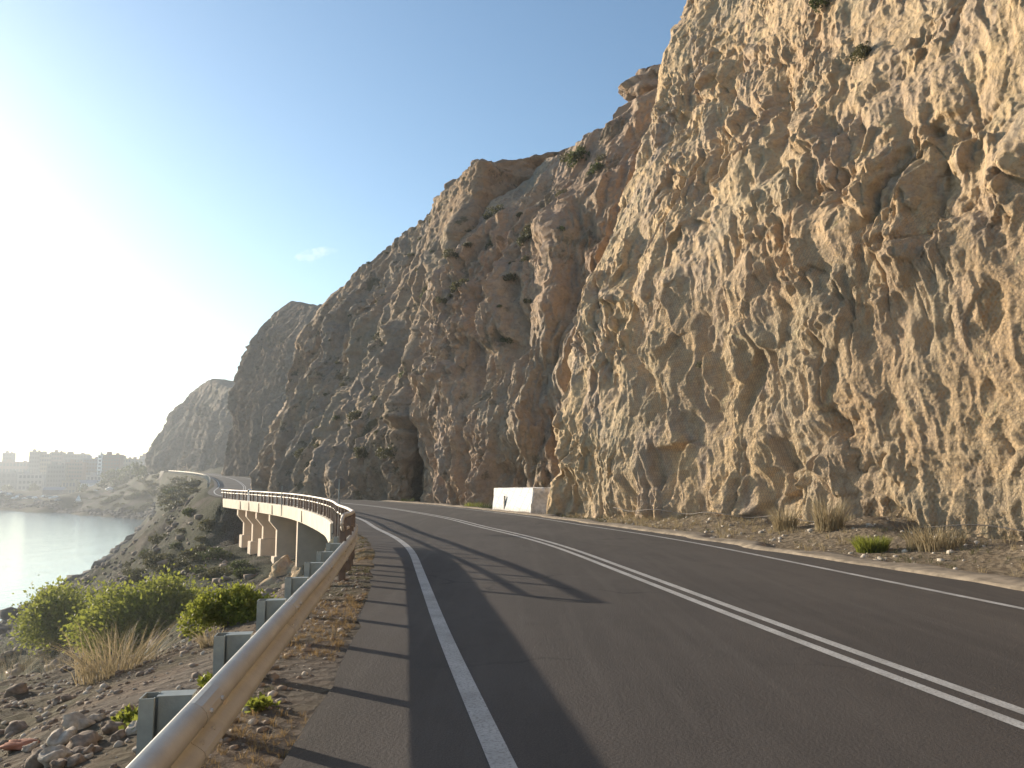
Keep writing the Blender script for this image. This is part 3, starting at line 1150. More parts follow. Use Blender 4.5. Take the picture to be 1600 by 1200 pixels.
# open C section with returned lips
for c, sz in (((-.055, 0, .1), (.006, .12, 1.0)), ((-.022, .057, .1), (.06, .006, 1.0)), ((-.022, -.057, .1), (.06, .006, 1.0)), ((.006, .047, .1), (.005, .02, 1.0)), ((.006, -.047, .1), (.005, .02, 1.0))):
    post_me.box(c, sz)
sp_me = MB()
sp_me.box((.09, 0, .495), (.14, .006, .19)).box((.085, .045, .592), (.16, .1, .006)).box((.085, .045, .398), (.16, .1, .006)).box((.016, .045, .495), (.006, .09, .19)).box((.158, .045, .495), (.006, .09, .19))
sp_me.box((.17, 0, .445), (.03, .07, .22), bev=.01)
for zz in (.44, .55):
    sp_me.tube([(.0, .0, zz), (-.012, .0, zz)], .012, 6)
p0 = post_me.build('post', M['galv_dull'], gr)
s0_ = sp_me.build('spacer', M['galv_dull'], p0)
used = False
stations = []
for k in range(-9, 12):
    target = s_arc[first] + k * 1.53
    i = int(np.argmin(np.abs(s_arc - target)))
    if i < gi0 or i > gi1:
        continue
    o = p0 if not used else dup(p0, gr)
    used = True
    P = RC[i] + RL[i] * (W_G[i] + .19)
    o.location = Vector(P) - gr.location
    o.rotation_euler = (random.uniform(-.015, .015), random.uniform(-.01, .01), heading(i) - PI / 2)
    stations.append(i)
sp0 = None
for q in range(1, len(stations) - 1, 2):
    i = stations[q]
    seg = resample(off(W_G, i - 1, i + 2, G_TOP - .155), 5) - RC[i]
    T0 = seg[-1] - seg[0]
    ctr = seg.mean(0)
    seg = ctr + np.linspace(-.17, .17, 5)[:, None] * (T0 / np.linalg.norm(T0))[None]
    m_ = MB().sweep(seg, [(a + .004, b) for a, b in fr] + [(a + .001, b) for a, b in fr[::-1]])
    rt = np.array([T0[1], -T0[0], 0]) / np.hypot(T0[0], T0[1])
    for dx in (-.11, .11):
        for aa, bb in ((.08, .1), (.045, .04), (.045, -.04), (.08, -.1)):
            c = ctr + T0 / np.linalg.norm(T0) * dx + rt * aa + np.array([0, 0, bb])
            m_.tube([c, c + rt * .014], [.014, .011], 7)
    o = m_.build('splice_plate', M['galv'], gr)
    o.location = Vector(RC[i]) - gr.location
rm = MB().add([(0, -.035, -.05), (.012, -.035, -.05), (.035, .0, .06), (.0, .0, .06), (.0, .035, -.05), (.012, .035, -.05)], [(0, 1, 2, 3), (3, 2, 5, 4), (0, 4, 5, 1), (1, 5, 2), (0, 3, 4)])
r0 = rm.build('reflector', M['rail_light'], gr)
for q, yy in enumerate((5.05, 8.2, 11.6)):
    i = idx_y(yy)
    o = r0 if q == 0 else dup(r0, gr)
    P = RC[i] + RL[i] * (W_G[i] - .012)
    o.location = (P[0] - gr.location.x, P[1] - gr.location.y, P[2] + G_TOP - .155)
    o.rotation_euler = (0, 0, heading(i) - PI / 2)

# ------------------------------------------------------------------ bridge
br = empty('bridge', tuple(off(5.4, BR0, BR0 + 1)[0]))
tag(br, 'cream concrete viaduct carrying the road on wall piers round the cove', 'bridge')
BO = np.array(br.location)
N_ = BR1 - BR0
rows = []
hs = .68 + .3 * np.clip(1 - np.arange(N_) / 9.0, 0, 1)**1.5
OUT = 4.98
for w, z in ((4.25, -.012), (4.62, -.012), (4.62, .03), (OUT, .03), (OUT + .03, 0.0), (OUT, None)):
    P = off(w, BR0, BR1)
    P[:, 2] += (-hs if z is None else z)
    rows.append(P)
P = off(OUT - .35, BR0, BR1)
P[:, 2] -= hs
rows.append(P)
P = off(OUT - .35, BR0, BR1, -.32)
rows.append(P)
P = off(-4.6, BR0, BR1, -.42)
rows.append(P)
P = off(-4.6, BR0, BR1, -.06)
rows.append(P)
P = off(4.25, BR0, BR1, -.06)
rows.append(P)
V = np.stack(rows, 1)
nr = V.shape[1]
F = [tuple(int(q) for q in (i * nr + j, i * nr + (j + 1) % nr, (i + 1) * nr + (j + 1) % nr, (i + 1) * nr + j)) for i in range(N_ - 1) for j in range(nr)]
F += [tuple(range(nr - 1, -1, -1)), tuple((N_ - 1) * nr + j for j in range(nr))]
mesh_np('deck', V.reshape(-1, 3) - BO, F, M['concrete'], br)
for px in (473, 427, 405, 389, 375):
    i = station(px, OUT, 36, 70)
    j = MB().box((0, 0, -.34), (.2, .1, .6), bev=.01).build('joint', M['concrete_brown'], br)
    j.location = Vector(RC[i] + RL[i] * (OUT + .012)) - br.location
    j.rotation_euler = (0, 0, heading(i))
for px, zs, zf, step in ((523.5, -2.6, None, 0), (465.6, -3.9, None, 0), (421.5, -3.5, -4.4, 1), (400, -2.6, -3.5, 1), (384.6, -3.0, -4.0, 1), (371, -2.7, -3.7, 1)):
    i = station(px, OUT - .1, 34, 71)
    Pb = RC[i]
    zb = min(gz(*(Pb + RL[i] * q)[:2]) for q in (-1, 2, 4.5)) - .6
    zb = min(zb, zs)
    if step:
        prof = [(-2.6, -.4), (OUT - .12, -.4), (OUT - .12, -1.15), (OUT - .62, -1.75), (OUT - .62, zs), (-2.6, zs)]
    else:
        prof = [(-2.6, -.4), (OUT - .12, -.4), (OUT - .12, zb), (-2.6, zb)]
    th = .22
    V = [(a, -th, b) for a, b in prof] + [(a, th, b) for a, b in prof]
    n = len(prof)
    F = [tuple(range(n)), tuple(range(2 * n - 1, n - 1, -1))] + [(k, n + k, n + (k + 1) % n, (k + 1) % n) for k in range(n)]
    pm = MB().add(V, F).build('pier', M['pier_concrete'], br)
    pm.location = Vector(Pb) - br.location
    pm.rotation_euler = (0, 0, heading(i) + PI / 2)
    if step:
        MB().box(((OUT - .42 - 3) / 2, 0, (zs + min(zb, zf) - .4) / 2), (OUT - .42 + 3, .95, zs - min(zb, zf) + .4), bev=.04).build('footing', M['pier_concrete'], pm)
# railing of the bridge: two rails on posts, starting beside the guardrail
ri0, ri1 = idx_y(14.2), BR1 + 4
rw = np.where(YS < 20, W_G + .03, np.interp(YS, [20, 30, 40], [4.93, 4.85, 4.8]))
rtop = np.interp(YS, [13, 22, 30], [1.04, .82, .76])
bl = empty('bridge_railing', tuple(off(rw, ri0, ri0 + 1)[0]))
tag(bl, 'two rail steel parapet with close dark posts along the viaduct edge', 'railing')
LO_ = np.array(bl.location)
tp = off(rw, ri0, ri1)
tp[:, 2] += rtop[ri0:ri1]
lp = off(rw - .0, ri0, ri1)
lp[:, 2] += rtop[ri0:ri1] - .24
end = np.array([tp[0] + np.array([.02, -.16, -.06]), (tp[0] + lp[0]) / 2 + np.array([.02, -.2, 0]), lp[0] + np.array([.02, -.16, .06])])
MB().tube(resample(tp, 150) - LO_, .042, 8).build('top_rail', M['rail_light'], bl, smooth=True)
MB().tube(resample(lp, 150) - LO_, .03, 8).build('lower_rail', M['rail_light'], bl, smooth=True)
MB().tube(np.vstack([tp[0], end, lp[0]]) - LO_, .03, 8).build('end_loop', M['rail_light'], bl, smooth=True)
npst = 0
target = s_arc[ri0] + .1
pb = None
while target < s_arc[ri1 - 1] and npst < 62:
    i = int(np.argmin(np.abs(s_arc - target)))
    hgt = rtop[i]
    if pb is None:
        pb = MB().box((0, 0, .5), (.07, .12, 1.0), bev=.012).box((0, 0, .012), (.16, .2, .024)).build('post', M['rail_dark'], bl)
        o = pb
    else:
        o = dup(pb, bl)
    o.location = Vector(RC[i] + RL[i] * (rw[i] + .0)) - bl.location
    zb = -.02 if BR0 < i < BR1 else max(-.35, gz(*(RC[i] + RL[i] * rw[i])[:2]) - .1)
    o.location.z += zb
    o.scale = (1, 1, (hgt - zb - .03))
    o.rotation_euler = (0, 0, heading(i))
    npst += 1
    target += 1.3

# guardrail of the far stretch of road
fi0, fi1 = idx_y(118), idx_y(345)
fg = empty('guardrail', tuple(off(5.0, fi0, fi0 + 1)[0]))
tag(fg, 'thin sunlit guardrail of the distant road below the far cliffs', 'guardrail')
FO = np.array(fg.location)
MB().sweep(off(5.0, fi0, fi1, .55, 2) - FO, [(a * 1.0, b) for a, b in prof] if False else [(.0, .16), (.08, .1), (.02, 0), (.08, -.1), (.0, -.16), (-.02, -.16), (-.02, .16)]).build('rail_beam', M['rail_light'], fg)
pb = None
for i in range(fi0 + 1, fi1, 9):
    o = MB().box((0, 0, .2), (.1, .12, 1.1)).build('post', M['galv_dull'], fg) if pb is None else dup(pb, fg)
    pb = pb or o
    o.location = Vector(RC[i] + RL[i] * 5.1) - fg.location
    o.rotation_euler = (0, 0, heading(i))

# ------------------------------------------------------------------ white masonry block at the cliff corner
wb = empty('block_wall', (0, 41, 0))
tag(wb, 'white painted masonry block wall with sloping end at the foot of the cliff', 'wall')


def slab(name, base, top, mat, parent, nx=18, nz=10, amp=.02, seed=3):
    """closed prism from 4 base and 4 top corners, faces subdivided and roughened"""
    V, F = [], []
    quads = [(base[i], base[(i + 1) % 4], top[(i + 1) % 4], top[i]) for i in range(4)] + [(top[0], top[1], top[2], top[3])]
    for a, b, c, d in quads:
        n0 = len(V)
        for i in range(nx + 1):
            for j in range(nz + 1):
                u, v = i / nx, j / nz
                V.append((np.array(a) * (1 - u) + np.array(b) * u) * (1 - v) + (np.array(d) * (1 - u) + np.array(c) * u) * v)
        for i in range(nx):
            for j in range(nz):
                k = n0 + i * (nz + 1) + j
                F.append((k, k + nz + 1, k + nz + 2, k + 1))
    V = np.array(V)
    V = V + np.stack([fbm(V * 3.1, 4, seed + k) for k in range(3)], 1) * amp
    return mesh_np(name, V, np.array(F), mat, parent)


O_ = np.array([0, 41, 0])
pA, pB, pC, pD = (np.array(q) for q in ((-1.06, 43.4, -.2), (.87, 39.2, -.2), (2.3, 39.4, -.2), (.9, 44.6, -.2)))
tA, tB, tC, tD = (np.array(q) for q in ((-.98, 43.6, 1.17), (1.02, 39.45, 1.2), (2.3, 39.7, 1.22), (.9, 44.6, 1.2)))
M['white_rough'] = simple('rough_whitewashed_stone', (.55, .53, .50), .95, 0, .35, 4, .9)
tw = NT('whitewashed_masonry')
br_ = tw.n('ShaderNodeTexBrick')
br_.inputs['Scale'].default_value = 1.0
br_.inputs['Brick Width'].default_value = .62
br_.inputs['Row Height'].default_value = .3
br_.inputs['Mortar Size'].default_value = .012
br_.inputs['Color1'].default_value = (.80, .785, .75, 1)
br_.inputs['Color2'].default_value = (.74, .725, .69, 1)
br_.inputs['Mortar'].default_value = (.52, .49, .45, 1)
tw.l(tw.mapping((1, 1, 1), rot=(PI / 2, 0, 1.14)), br_.inputs['Vector'])
cw_ = tw.mix(tw.ramp(tw.noise(2.2, 6, .7), [(.5, 0.), (.7, .45)]), br_.outputs['Color'], (.5, .46, .40))
sxx = tw.n('ShaderNodeSeparateXYZ')
tw.l(tw.pos, sxx.inputs[0])
dirt = tw.math('ADD', sxx.outputs[2], tw.math('MULTIPLY', tw.noise(5, 5, .7), .5))
cw_ = tw.mix(tw.ramp(dirt, [(.2, .75), (.5, 0.)]), cw_, (.36, .31, .25))
tw.bump(tw.noise(16, 5, .7), .5, .02)
tw.done(cw_, .9, 0, .2)
M['masonry'] = tw.m
slab('wall', [pA - O_, pB - O_, pC - O_, pD - O_], [tA - O_, tB - O_, tC - O_, tD - O_], M['masonry'], wb, 26, 14, .018)
e1 = (pC - pB) / np.linalg.norm(pC - pB)
nrm = np.array([e1[1], -e1[0], 0])
slab('end_face', [pB + nrm * .05 + e1 * .02 - O_, pC + nrm * .05 - O_, pC - nrm * .03 - O_, pB - nrm * .03 + e1 * .02 - O_], [tB + nrm * .05 + e1 * .02 - O_, tC + nrm * .05 - O_, tC - nrm * .03 - O_, tB - nrm * .03 + e1 * .02 - O_], M['white_rough'], wb, 20, 14, .05, 8)
f1 = (pB - pA) / np.linalg.norm(pB - pA)
nf = np.array([f1[1], -f1[0], 0])
if nf[1] > 0:
    nf = -nf
sl = MB().box((0, 0, .42), (.15, .05, .72), bev=.02).build('drain_slot', M['black'], wb)
sl.location = Vector(pA + (pB - pA) * .33 + nf * .0 - O_ + np.array([0.03, .05, .2]))
sl.rotation_euler = (0, 0, math.atan2(f1[1], f1[0]))

# ------------------------------------------------------------------ walls on the ridge above


def ridge_wall(label, pts, D0, D1, h, th=.3):
    n = 40
    P = []
    pts = np.array(pts, float)
    for k in range(n):
        u = k / (n - 1)
        px = np.interp(u, np.linspace(0, 1, len(pts)), pts[:, 0])
        py = np.interp(u, np.linspace(0, 1, len(pts)), pts[:, 1])
        P.append(at_depth(px, py, D0 + (D1 - D0) * u))
    P = np.array(P)
    P[:, 2] += fbm(np.stack([np.arange(n) * .4, np.zeros(n), np.zeros(n)], 1), 3, 77) * .12
    o = P.mean(0)
    b = MB().sweep(P - o, [(th, -h), (th, -.04), (th - .05, 0), (-th + .05, 0), (-th, -.04), (-th, -h)])
    w_ = b.build('retaining_wall', M['wall_upper'])
    w_.location = o
    tag(w_, label, 'retaining wall', 'retaining walls on the ridge')


ridge_wall('long low grey retaining wall along the ridge crest', [(762, 254), (800, 249), (846, 242), (895, 230)], s1[-1][1] + .6, s0[-1][1] + .8, 1.5)
ridge_wall('short curved retaining wall near the crag on the ridge top', [(958, 180), (975, 164), (1005, 150), (1045, 134)], b1[-1][1] + 1.5, b0[-1][1] + 2, 4.5)

# ------------------------------------------------------------------ rocks


def rock_mesh(seed, sub=3):
    import bmesh
    bm = bmesh.new()
    bmesh.ops.create_icosphere(bm, subdivisions=sub, radius=1)
    V = np.array([v.co for v in bm.verts])
    F = np.array([[v.index for v in f.verts] for f in bm.faces])
    bm.free()
    b, e_ = facets(V * 1.1 + seed * 7.1, seed, 30)
    V = V * (1 + .38 * b + .12 * fbm(V * 1.7 + seed, 4, seed))[:, None]
    V = V * np.array([1, .8, .62])
    return V, F


def outcrop(label, px, py, D, size, seed):
    V, F = rock_mesh(seed, 4)
    V = V * np.array(size) + fbm(V * 4, 4, seed)[:, None] * .12 * min(size)
    o = mesh_np('rock_outcrop', V, F, M['rock_mid'])
    o.location = at_depth(px, py, D)
    tag(o, label, 'rock', 'crags on the skyline')


outcrop('square dark crag on the skyline above the curved retaining wall', 1016, 150, b1[-1][1] + 5, (2.4, 2.4, 3.0), 21)
outcrop('small pointed crag at the left end of the ridge wall', 758, 264, s1[-1][1] + .5, (.9, .9, 1.3), 22)

V, F = rock_mesh(33, 5)
V = V * np.array([1.7, 2.8, 3.0]) + fbm(V * 4, 5, 8)[:, None] * .15
o = mesh_np('rock_outcrop', V, F, M['rock_near'])
o.location = at_depth(455, 925, 47)
o.rotation_euler = (.1, .55, .2)
tag(o, 'sunlit reddish rock slab below the first bridge piers', 'rock')
RK = [rock_mesh(40 + k) for k in range(5)]
RKM = []
for k, (V, F) in enumerate(RK):
    o = mesh_np('rock', V, F, M['stone'] if k < 3 else M['pale_stone'])
    RKM.append(o.data)
    bpy.data.objects.remove(o)
rr = random.Random(5)
n_r = 0
while n_r < 90:
    px, py = rr.uniform(-40, 420), rr.uniform(1000, 1215)
    if py < 1060 and rr.random() < .6:
        continue
    if px > 330 - (1200 - py) * -.35 - 60 and px > 200:
        continue
    p = ground_hit(px, py, 60)
    s_ = rr.choice([.02, .025, .03, .04, .05, .06, .09]) * (1.2 if px < 200 else .9)
    k = rr.randrange(5)
    o = link(bpy.data.objects.new('rock', RKM[k]))
    o.location = (p[0], p[1], p[2] + s_ * .25)
    o.scale = (s_, s_, s_)
    o.rotation_euler = (rr.uniform(-.4, .4), rr.uniform(-.4, .4), rr.uniform(0, 6.3))
    tag(o, 'grey brown rock lying in the rubble left of the guardrail' if k < 3 else 'pale rock lying in the rubble left of the guardrail', 'rock', 'rocks scattered left of the guardrail' if k < 3 else 'pale rocks scattered left of the guardrail')
    n_r += 1
p = ground_hit(30, 1182, 40)
o = mesh_np('rock', RK[0][0] * np.array([.12, .09, .05]), RK[0][1], M['red_stone'], smooth=True)
o.location = (p[0], p[1], p[2] + .03)
tag(o, 'large rusty red rock at the bottom left corner of the rubble', 'rock')


def scatter_stones(name, pts, smin, smax, mat, seed, label):
    r = np.random.default_rng(seed)
    base = []
    for k in range(4):
        import bmesh
        bm = bmesh.new()
        bmesh.ops.create_icosphere(bm, subdivisions=1, radius=1)
        V = np.array([v.co for v in bm.verts])
        F = np.array([[v.index for v in f.verts] for f in bm.faces])
        bm.free()
        V = V * (1 + r.uniform(-.35, .35, (len(V), 1))) * np.array([1, .8, .6])
        base.append((V, F))
    VV, FF, n = [], [], 0
    for p in pts:
        V, F = base[r.integers(4)]
        a = r.uniform(0, 6.3)
        s_ = smin * (smax / smin)**(r.random()**2.2)
        R_ = np.array([[math.cos(a), -math.sin(a), 0], [math.sin(a), math.cos(a), 0], [0, 0, 1]])
        VV.append((V * s_) @ R_.T + p + np.array([0, 0, s_ * .1]))
        FF.append(F + n)
        n += len(V)
    o = mesh_np(name, np.vstack(VV), np.vstack(FF), mat)
    tag(o, label, kind='stuff')
    return o


def on_ground(XY):
    z = terrain_z(XY[:, 0], XY[:, 1])
    return np.column_stack([XY, z])


XY = np.column_stack([RNG.uniform(-13, -1.6, 16000), RNG.uniform(1.5, 15, 16000)])
lat, ii = road_query(XY[:, 0], XY[:, 1])
keep = (lat > W_LE[ii] + .05) & (RNG.random(len(XY)) < np.where(lat < 5.3, .8, np.where(XY[:, 0] < -3.6, .75, .35)))
XY = XY[keep]
h = len(XY) // 3
scatter_stones('rubble', on_ground(XY[:h]), .008, .05, M['pale_stone'], 1, 'loose pale gravel and rubble beside the guardrail')
scatter_stones('rubble', on_ground(XY[h:]), .008, .06, M['stone'], 2, 'loose brown gravel and rubble beside the guardrail')
XY = np.column_stack([RNG.uniform(2, 15, 4200), RNG.uniform(8, 45, 4200)])
lat, ii = road_query(XY[:, 0], XY[:, 1])
XY = XY[(lat < W_RE[ii] - .15) & (lat > W_RE[ii] - 5)]
scatter_stones('rubble', on_ground(XY), .012, .11, M['pale_stone'], 3, 'fallen stones on the verge at the foot of the cliff')
XY = np.column_stack([RNG.uniform(-70, -5, 9000), RNG.uniform(22, 130, 9000)])
lat, ii = road_query(XY[:, 0], XY[:, 1])
P = on_ground(XY)
P = P[(lat > 6) & (P[:, 2] > SEA + .2)]
scatter_stones('rubble', P[:3500], .05, .55, M['stone'], 4, 'boulders and scree on the slope below the bridge')
# rocks of the waterline and the sea wall
PP = []
for (x0, y0), (x1, y1) in zip(COAST[5:15], COAST[6:16]):
    L = math.hypot(x1 - x0, y1 - y0)
    for k in range(int(L * (5 if y0 > 340 else 1.8))):
        u = RNG.random()
        q = 1 + abs(RNG.normal()) * .016 if y0 > 340 else 1 + RNG.normal() * .01
        PP.append(((x0 + (x1 - x0) * u) * q, (y0 + (y1 - y0) * u) * q))
P = on_ground(np.array(PP))
P[:, 2] = np.maximum(P[:, 2], SEA + .1)
scatter_stones('rubble', P, .5, 2.0, M['dark_stone'], 5, 'dark boulders along the waterline of the bay')

# ------------------------------------------------------------------ plants


def leaves(centres, radii, n, size, seed, flat=.3, hollow=.55, wild=.12):
    """leaf blades spread over lumpy clumps"""
    r = np.random.default_rng(seed)
    centres = np.asarray(centres, float)
    radii = np.asarray(radii, float)
    vol = radii.prod(1)**(.75)
    k = r.choice(len(centres), n, p=vol / vol.sum())
    d = r.normal(size=(n, 3))
    stray = r.random(n) < wild
    d /= np.linalg.norm(d, axis=1)[:, None]
    rad = hollow + (1 - hollow) * r.random(n)**.6
    rad *= 1 + .16 * r.normal(size=n)
    rad = np.where(stray, rad * r.uniform(1.1, 1.7, n), rad)
    c = centres[k] + d * radii[k] * rad[:, None]
    t = d * .8 + r.normal(size=(n, 3)) * .7 + np.array([0, 0, .25])
    t /= np.linalg.norm(t, axis=1)[:, None]
    b = np.cross(t, r.normal(size=(n, 3)))
    b /= np.linalg.norm(b, axis=1)[:, None]
    s_ = size * r.uniform(.6, 1.4, n)[:, None]
    w_ = s_ * flat
    V = np.stack([c, c + t * s_ * .45 + b * w_, c + t * s_, c + t * s_ * .45 - b * w_], 1).reshape(-1, 3)
    F = np.arange(4 * n).reshape(n, 4)
    return V, F


def clumps(w, d, h, n, seed, cr=.35):
    r = random.Random(seed)
    C, R = [], []
    for k in range(n):
        a = r.uniform(0, 6.3)
        q = math.sqrt(r.random())
        x, y = math.cos(a) * q * w * .5 * .8, math.sin(a) * q * d * .5 * .8
        top = h * (1 - .55 * q * q) * r.uniform(.55, 1.0)
        s_ = h * cr * r.uniform(.6, 1.15)
        C.append((x, y, max(s_ * .6, top - s_ * .8)))
        R.append((s_ * 1.1, s_ * 1.1, s_))
    return C, R


def shrub(name, label, cat, loc, w, d, h, n, size, mat, seed, nc=14, group=None, stems=7, flat=.3):
    root = empty(name, loc)
    tag(root, label, cat, group)
    C, R = clumps(w, d, h, nc, seed)
    V, F = leaves(C, R, n, size, seed, flat)
    mesh_np('foliage', V, F, mat, root)
    r = random.Random(seed)
    b = MB()
    for k in range(stems):
        c = C[r.randrange(len(C))]
        q = np.array([[r.uniform(-.05, .05), r.uniform(-.05, .05), -.1], [c[0] * .35, c[1] * .35, c[2] * .45], [c[0], c[1], c[2]], [c[0] * 1.12, c[1] * 1.12, c[2] + R[0][2] * .7]])
        b.tube(q, [.022 * h, .016 * h, .009 * h, .003 * h], 5)
    b.build('stems', M['twig'], root)
    return root


def place(px, py, dmax=60, dz=-.03):
    p = ground_hit(px, py, dmax)
    return (p[0], p[1], p[2] + dz)


for lb, px, py, w_, d_, h_, n, sd_ in (
        ('bright green shrub at the left edge of the rubble, leftmost of the three', 92, 1003, 1.1, .9, 1.12, 5200, 61),
        ('widest bright green shrub behind the dry grass clump', 222, 1003, 2.2, 1.2, 1.14, 12500, 62),
        ('low bright green shrub nearest the guardrail posts', 362, 976, 1.75, .9, .66, 6500, 63)):
    L = place(px, py)
    D = L[1]
    k = D / 13.0
    shrub('shrub', lb, 'shrub', L, w_ * k, d_ * k, h_ * k, int(n * 1.6), .058 * k, M['leaf'], sd_, 16 if w_ > 1 else 11, 'green shrubs at the edge of the drop')


def tuft(n, h, spread, seed, lean=.45, w=.006):
    r = np.random.default_rng(seed)
    V, F = [], []
    for k in range(n):
        a = r.uniform(0, 6.3)
        q = spread * math.sqrt(r.random())
        x, y = q * math.cos(a), q * math.sin(a)
        hh = h * r.uniform(.45, 1.1)
        ln = lean * r.uniform(.2, 1.3)
        a2 = a + r.normal() * .7
        dx, dy = math.cos(a2) * ln * hh, math.sin(a2) * ln * hh
        a3 = r.uniform(0, 6.3)
        sx, sy = math.cos(a3) * w, math.sin(a3) * w
        b = len(V)
        for u, ww in ((0, 1), (.4, .9), (.75, .6), (1, .1)):
            X, Y, Z = x + dx * u * u, y + dy * u * u, hh * (u - .25 * ln * u * u) - .03
            V += [(X - sx * ww, Y - sy * ww, Z), (X + sx * ww, Y + sy * ww, Z)]
        F += [(b + j, b + j + 1, b + j + 3, b + j + 2) for j in (0, 2, 4)]
    return np.array(V), np.array(F)


for lb, px, py, n, h_, s_, sd_ in (
        ('tall dry straw clump leaning in front of the wide green shrub', 178, 1062, 420, .74, .42, 71),
        ('ragged dry straw clump at the left picture edge', 22, 1062, 420, .6, .5, 72),
        ('low spreading dry straw clump below the leftmost green shrub', 108, 1050, 360, .36, .3, 73),
        ('small dry straw clump beside the foot of the second guardrail post', 330, 1010, 160, .3, .12, 74)):
    L = place(px, py)
    k = L[1] / 10
    V, F = tuft(n, h_ * k, s_ * k, sd_, .8, .0035)
    o = mesh_np('dry_grass', V, F, M['straw'])
    o.location = L
    tag(o, lb, 'dry grass', 'dry grass clumps left of the guardrail')
for lb, px, py, n, h_, s_, sd_ in (
        ('tall straw clump against the cliff left of the round green shrub', 1296, 836, 300, .95, .35, 75),
        ('tall straw clump farther along the cliff foot, smaller and paler', 1226, 832, 240, .85, .3, 76),
        ('tan straw clump to the right of the round green shrub', 1462, 858, 420, .55, .55, 77)):
    L = place(px, py)
    V, F = tuft(n, h_, s_, sd_, .5, .009)
    o = mesh_np('dry_grass', V, F, M['straw'])
    o.location = L
    tag(o, lb, 'dry grass', 'dry grass clumps at the cliff foot')
L = place(1362, 862)
V, F = tuft(900, .42, .3, 78, .55, .009)
o = mesh_np('shrub', V, F, M['leaf'])
o.location = L
tag(o, 'small round bright green shrub on the verge at the cliff foot', 'shrub')
for lb, px, py, sd_ in (('small green weed at the cliff foot left of the white block wall', 737, 786, 79), ('green weed under the reddish buttress beyond the bend', 636, 783, 80), ('dull green weed touching the left end of the white block wall', 758, 788, 81)):
    i = station(px, -4.9, 36, 75)
    P_ = RC[i] - RL[i] * 5.0
    V, F = tuft(260, .55, .45, sd_, .6, .012)
    o = mesh_np('weed', V, F, M['leaf_dark'] if sd_ != 79 else M['leaf'])
    o.location = (P_[0], P_[1], gz(P_[0], P_[1]))
    tag(o, lb, 'weed')
for lb, px, py, sd_ in (('leafy green weed in the shade of the nearest guardrail post', 222, 1140, 82), ('green weed between the first two guardrail posts', 330, 1072, 83), ('bright weed at the asphalt edge under the rail', 405, 1108, 84), ('yellow green weed among the rubble left of the nearest post', 205, 1128, 85)):
    L = place(px, py, 30)
    V, F = leaves([(0, 0, .04)], [(.1, .1, .055)], 190, .055, sd_, .34, 0.05, 0)
    o = mesh_np('weed', V, F, M['leaf'])
    o.location = L
    tag(o, lb, 'weed')


def grass_stuff(label, P, hmin, hmax, seed, mat):
    r = np.random.default_rng(seed)
    T = [tuft(16, 1, .35, seed + k, .9, .022) for k in range(4)]
    VV, FF, n = [], [], 0
    for p in P:
        V, F = T[r.integers(4)]
        s_ = r.uniform(hmin, hmax)
        a = r.uniform(0, 6.3)
        R_ = np.array([[math.cos(a), -math.sin(a), 0], [math.sin(a), math.cos(a), 0], [0, 0, 1]])
        VV.append(V * s_ @ R_.T + p)
        FF.append(F + n)
        n += len(V)
    tag(mesh_np('grass', np.vstack(VV), np.vstack(FF), mat), label, kind='stuff')


def band(n, y0, y1, wfun):
    i = RNG.integers(idx_y(y0), idx_y(y1), n)
    u = RNG.random(n)
    w_ = wfun(i, u)
    P = RC[i] + RL[i] * w_[:, None] + RT[i] * RNG.uniform(0, .5, n)[:, None]
    return on_ground(P[:, :2])


q = fbm(np.stack([np.arange(4000) * .9, np.zeros(4000), np.zeros(4000)], 1), 3, 8)
P = band(2600, 1.5, 24, lambda i, u: W_LE[i] + .03 + u**1.2 * .9)
cl = fbm(np.column_stack([P[:, :2] * 1.1, np.zeros(len(P))]), 3, 15)
grass_stuff('short dry grass growing along the guardrail verge', P[cl > .12], .025, .085, 90, M['litter'])
grass_stuff('sparse green blades along the guardrail verge', P[cl < -.62], .03, .07, 94, M['leaf_olive'])
P = band(1100, 8, 44, lambda i, u: W_RE[i] - .75 - u * np.interp(YS[i], [8, 20, 30, 44], [6, 4.5, 1.5, .6]))
cl = fbm(np.column_stack([P[:, :2] * .6, np.zeros(len(P))]), 3, 16)
grass_stuff('dry tangled grass on the verge under the cliff', P[cl > -.1], .08, .3, 91, M['straw'])
grass_stuff('low olive plants on the verge under the cliff', P[cl < -.25], .06, .18, 92, M['leaf_olive'])

# shrubs of the slope beyond the bridge
protos = []
for k in range(4):
    C, R = clumps(2.0, 1.7, 1.0, 9, 300 + k)
    V, F = leaves(C, R, 900, .16, 300 + k, .4)
    o = mesh_np('shrub', V, F, M['leaf_olive'] if k < 3 else M['leaf_dark'])
    protos.append(o.data)
    bpy.data.objects.remove(o)
rr = random.Random(9)
spots = []
while len(spots) < 56:
    px, py = rr.uniform(205, 500), rr.uniform(772, 905)
    lim = np.interp(px, [200, 250, 310, 360], [830, 790, 775, 778])
    if py < lim:
        continue
    p = ground_hit(px, py, 400)
    lat, ii = road_query(p[:1], p[1:2])
    if lat[0] < 6 or p[2] < SEA + 1.2:
        continue
    spots.append(p)
for p in spots:
    k = rr.randrange(4)
    o = link(bpy.data.objects.new('shrub', protos[k]))
    o.location = (p[0], p[1], p[2] - .1)
    s_ = rr.uniform(.35, .85) * (1 if p[1] < 60 else 1.35)
    o.scale = (s_, s_, s_ * rr.uniform(.7, 1))
    o.rotation_euler = (0, 0, rr.uniform(0, 6.3))
    tag(o, 'olive shrub growing on the brown slope under and beyond the bridge' if k < 3 else 'dark green shrub growing on the brown slope under and beyond the bridge', 'shrub', 'olive shrubs on the slope' if k < 3 else 'dark green shrubs on the slope')
n_s = 0
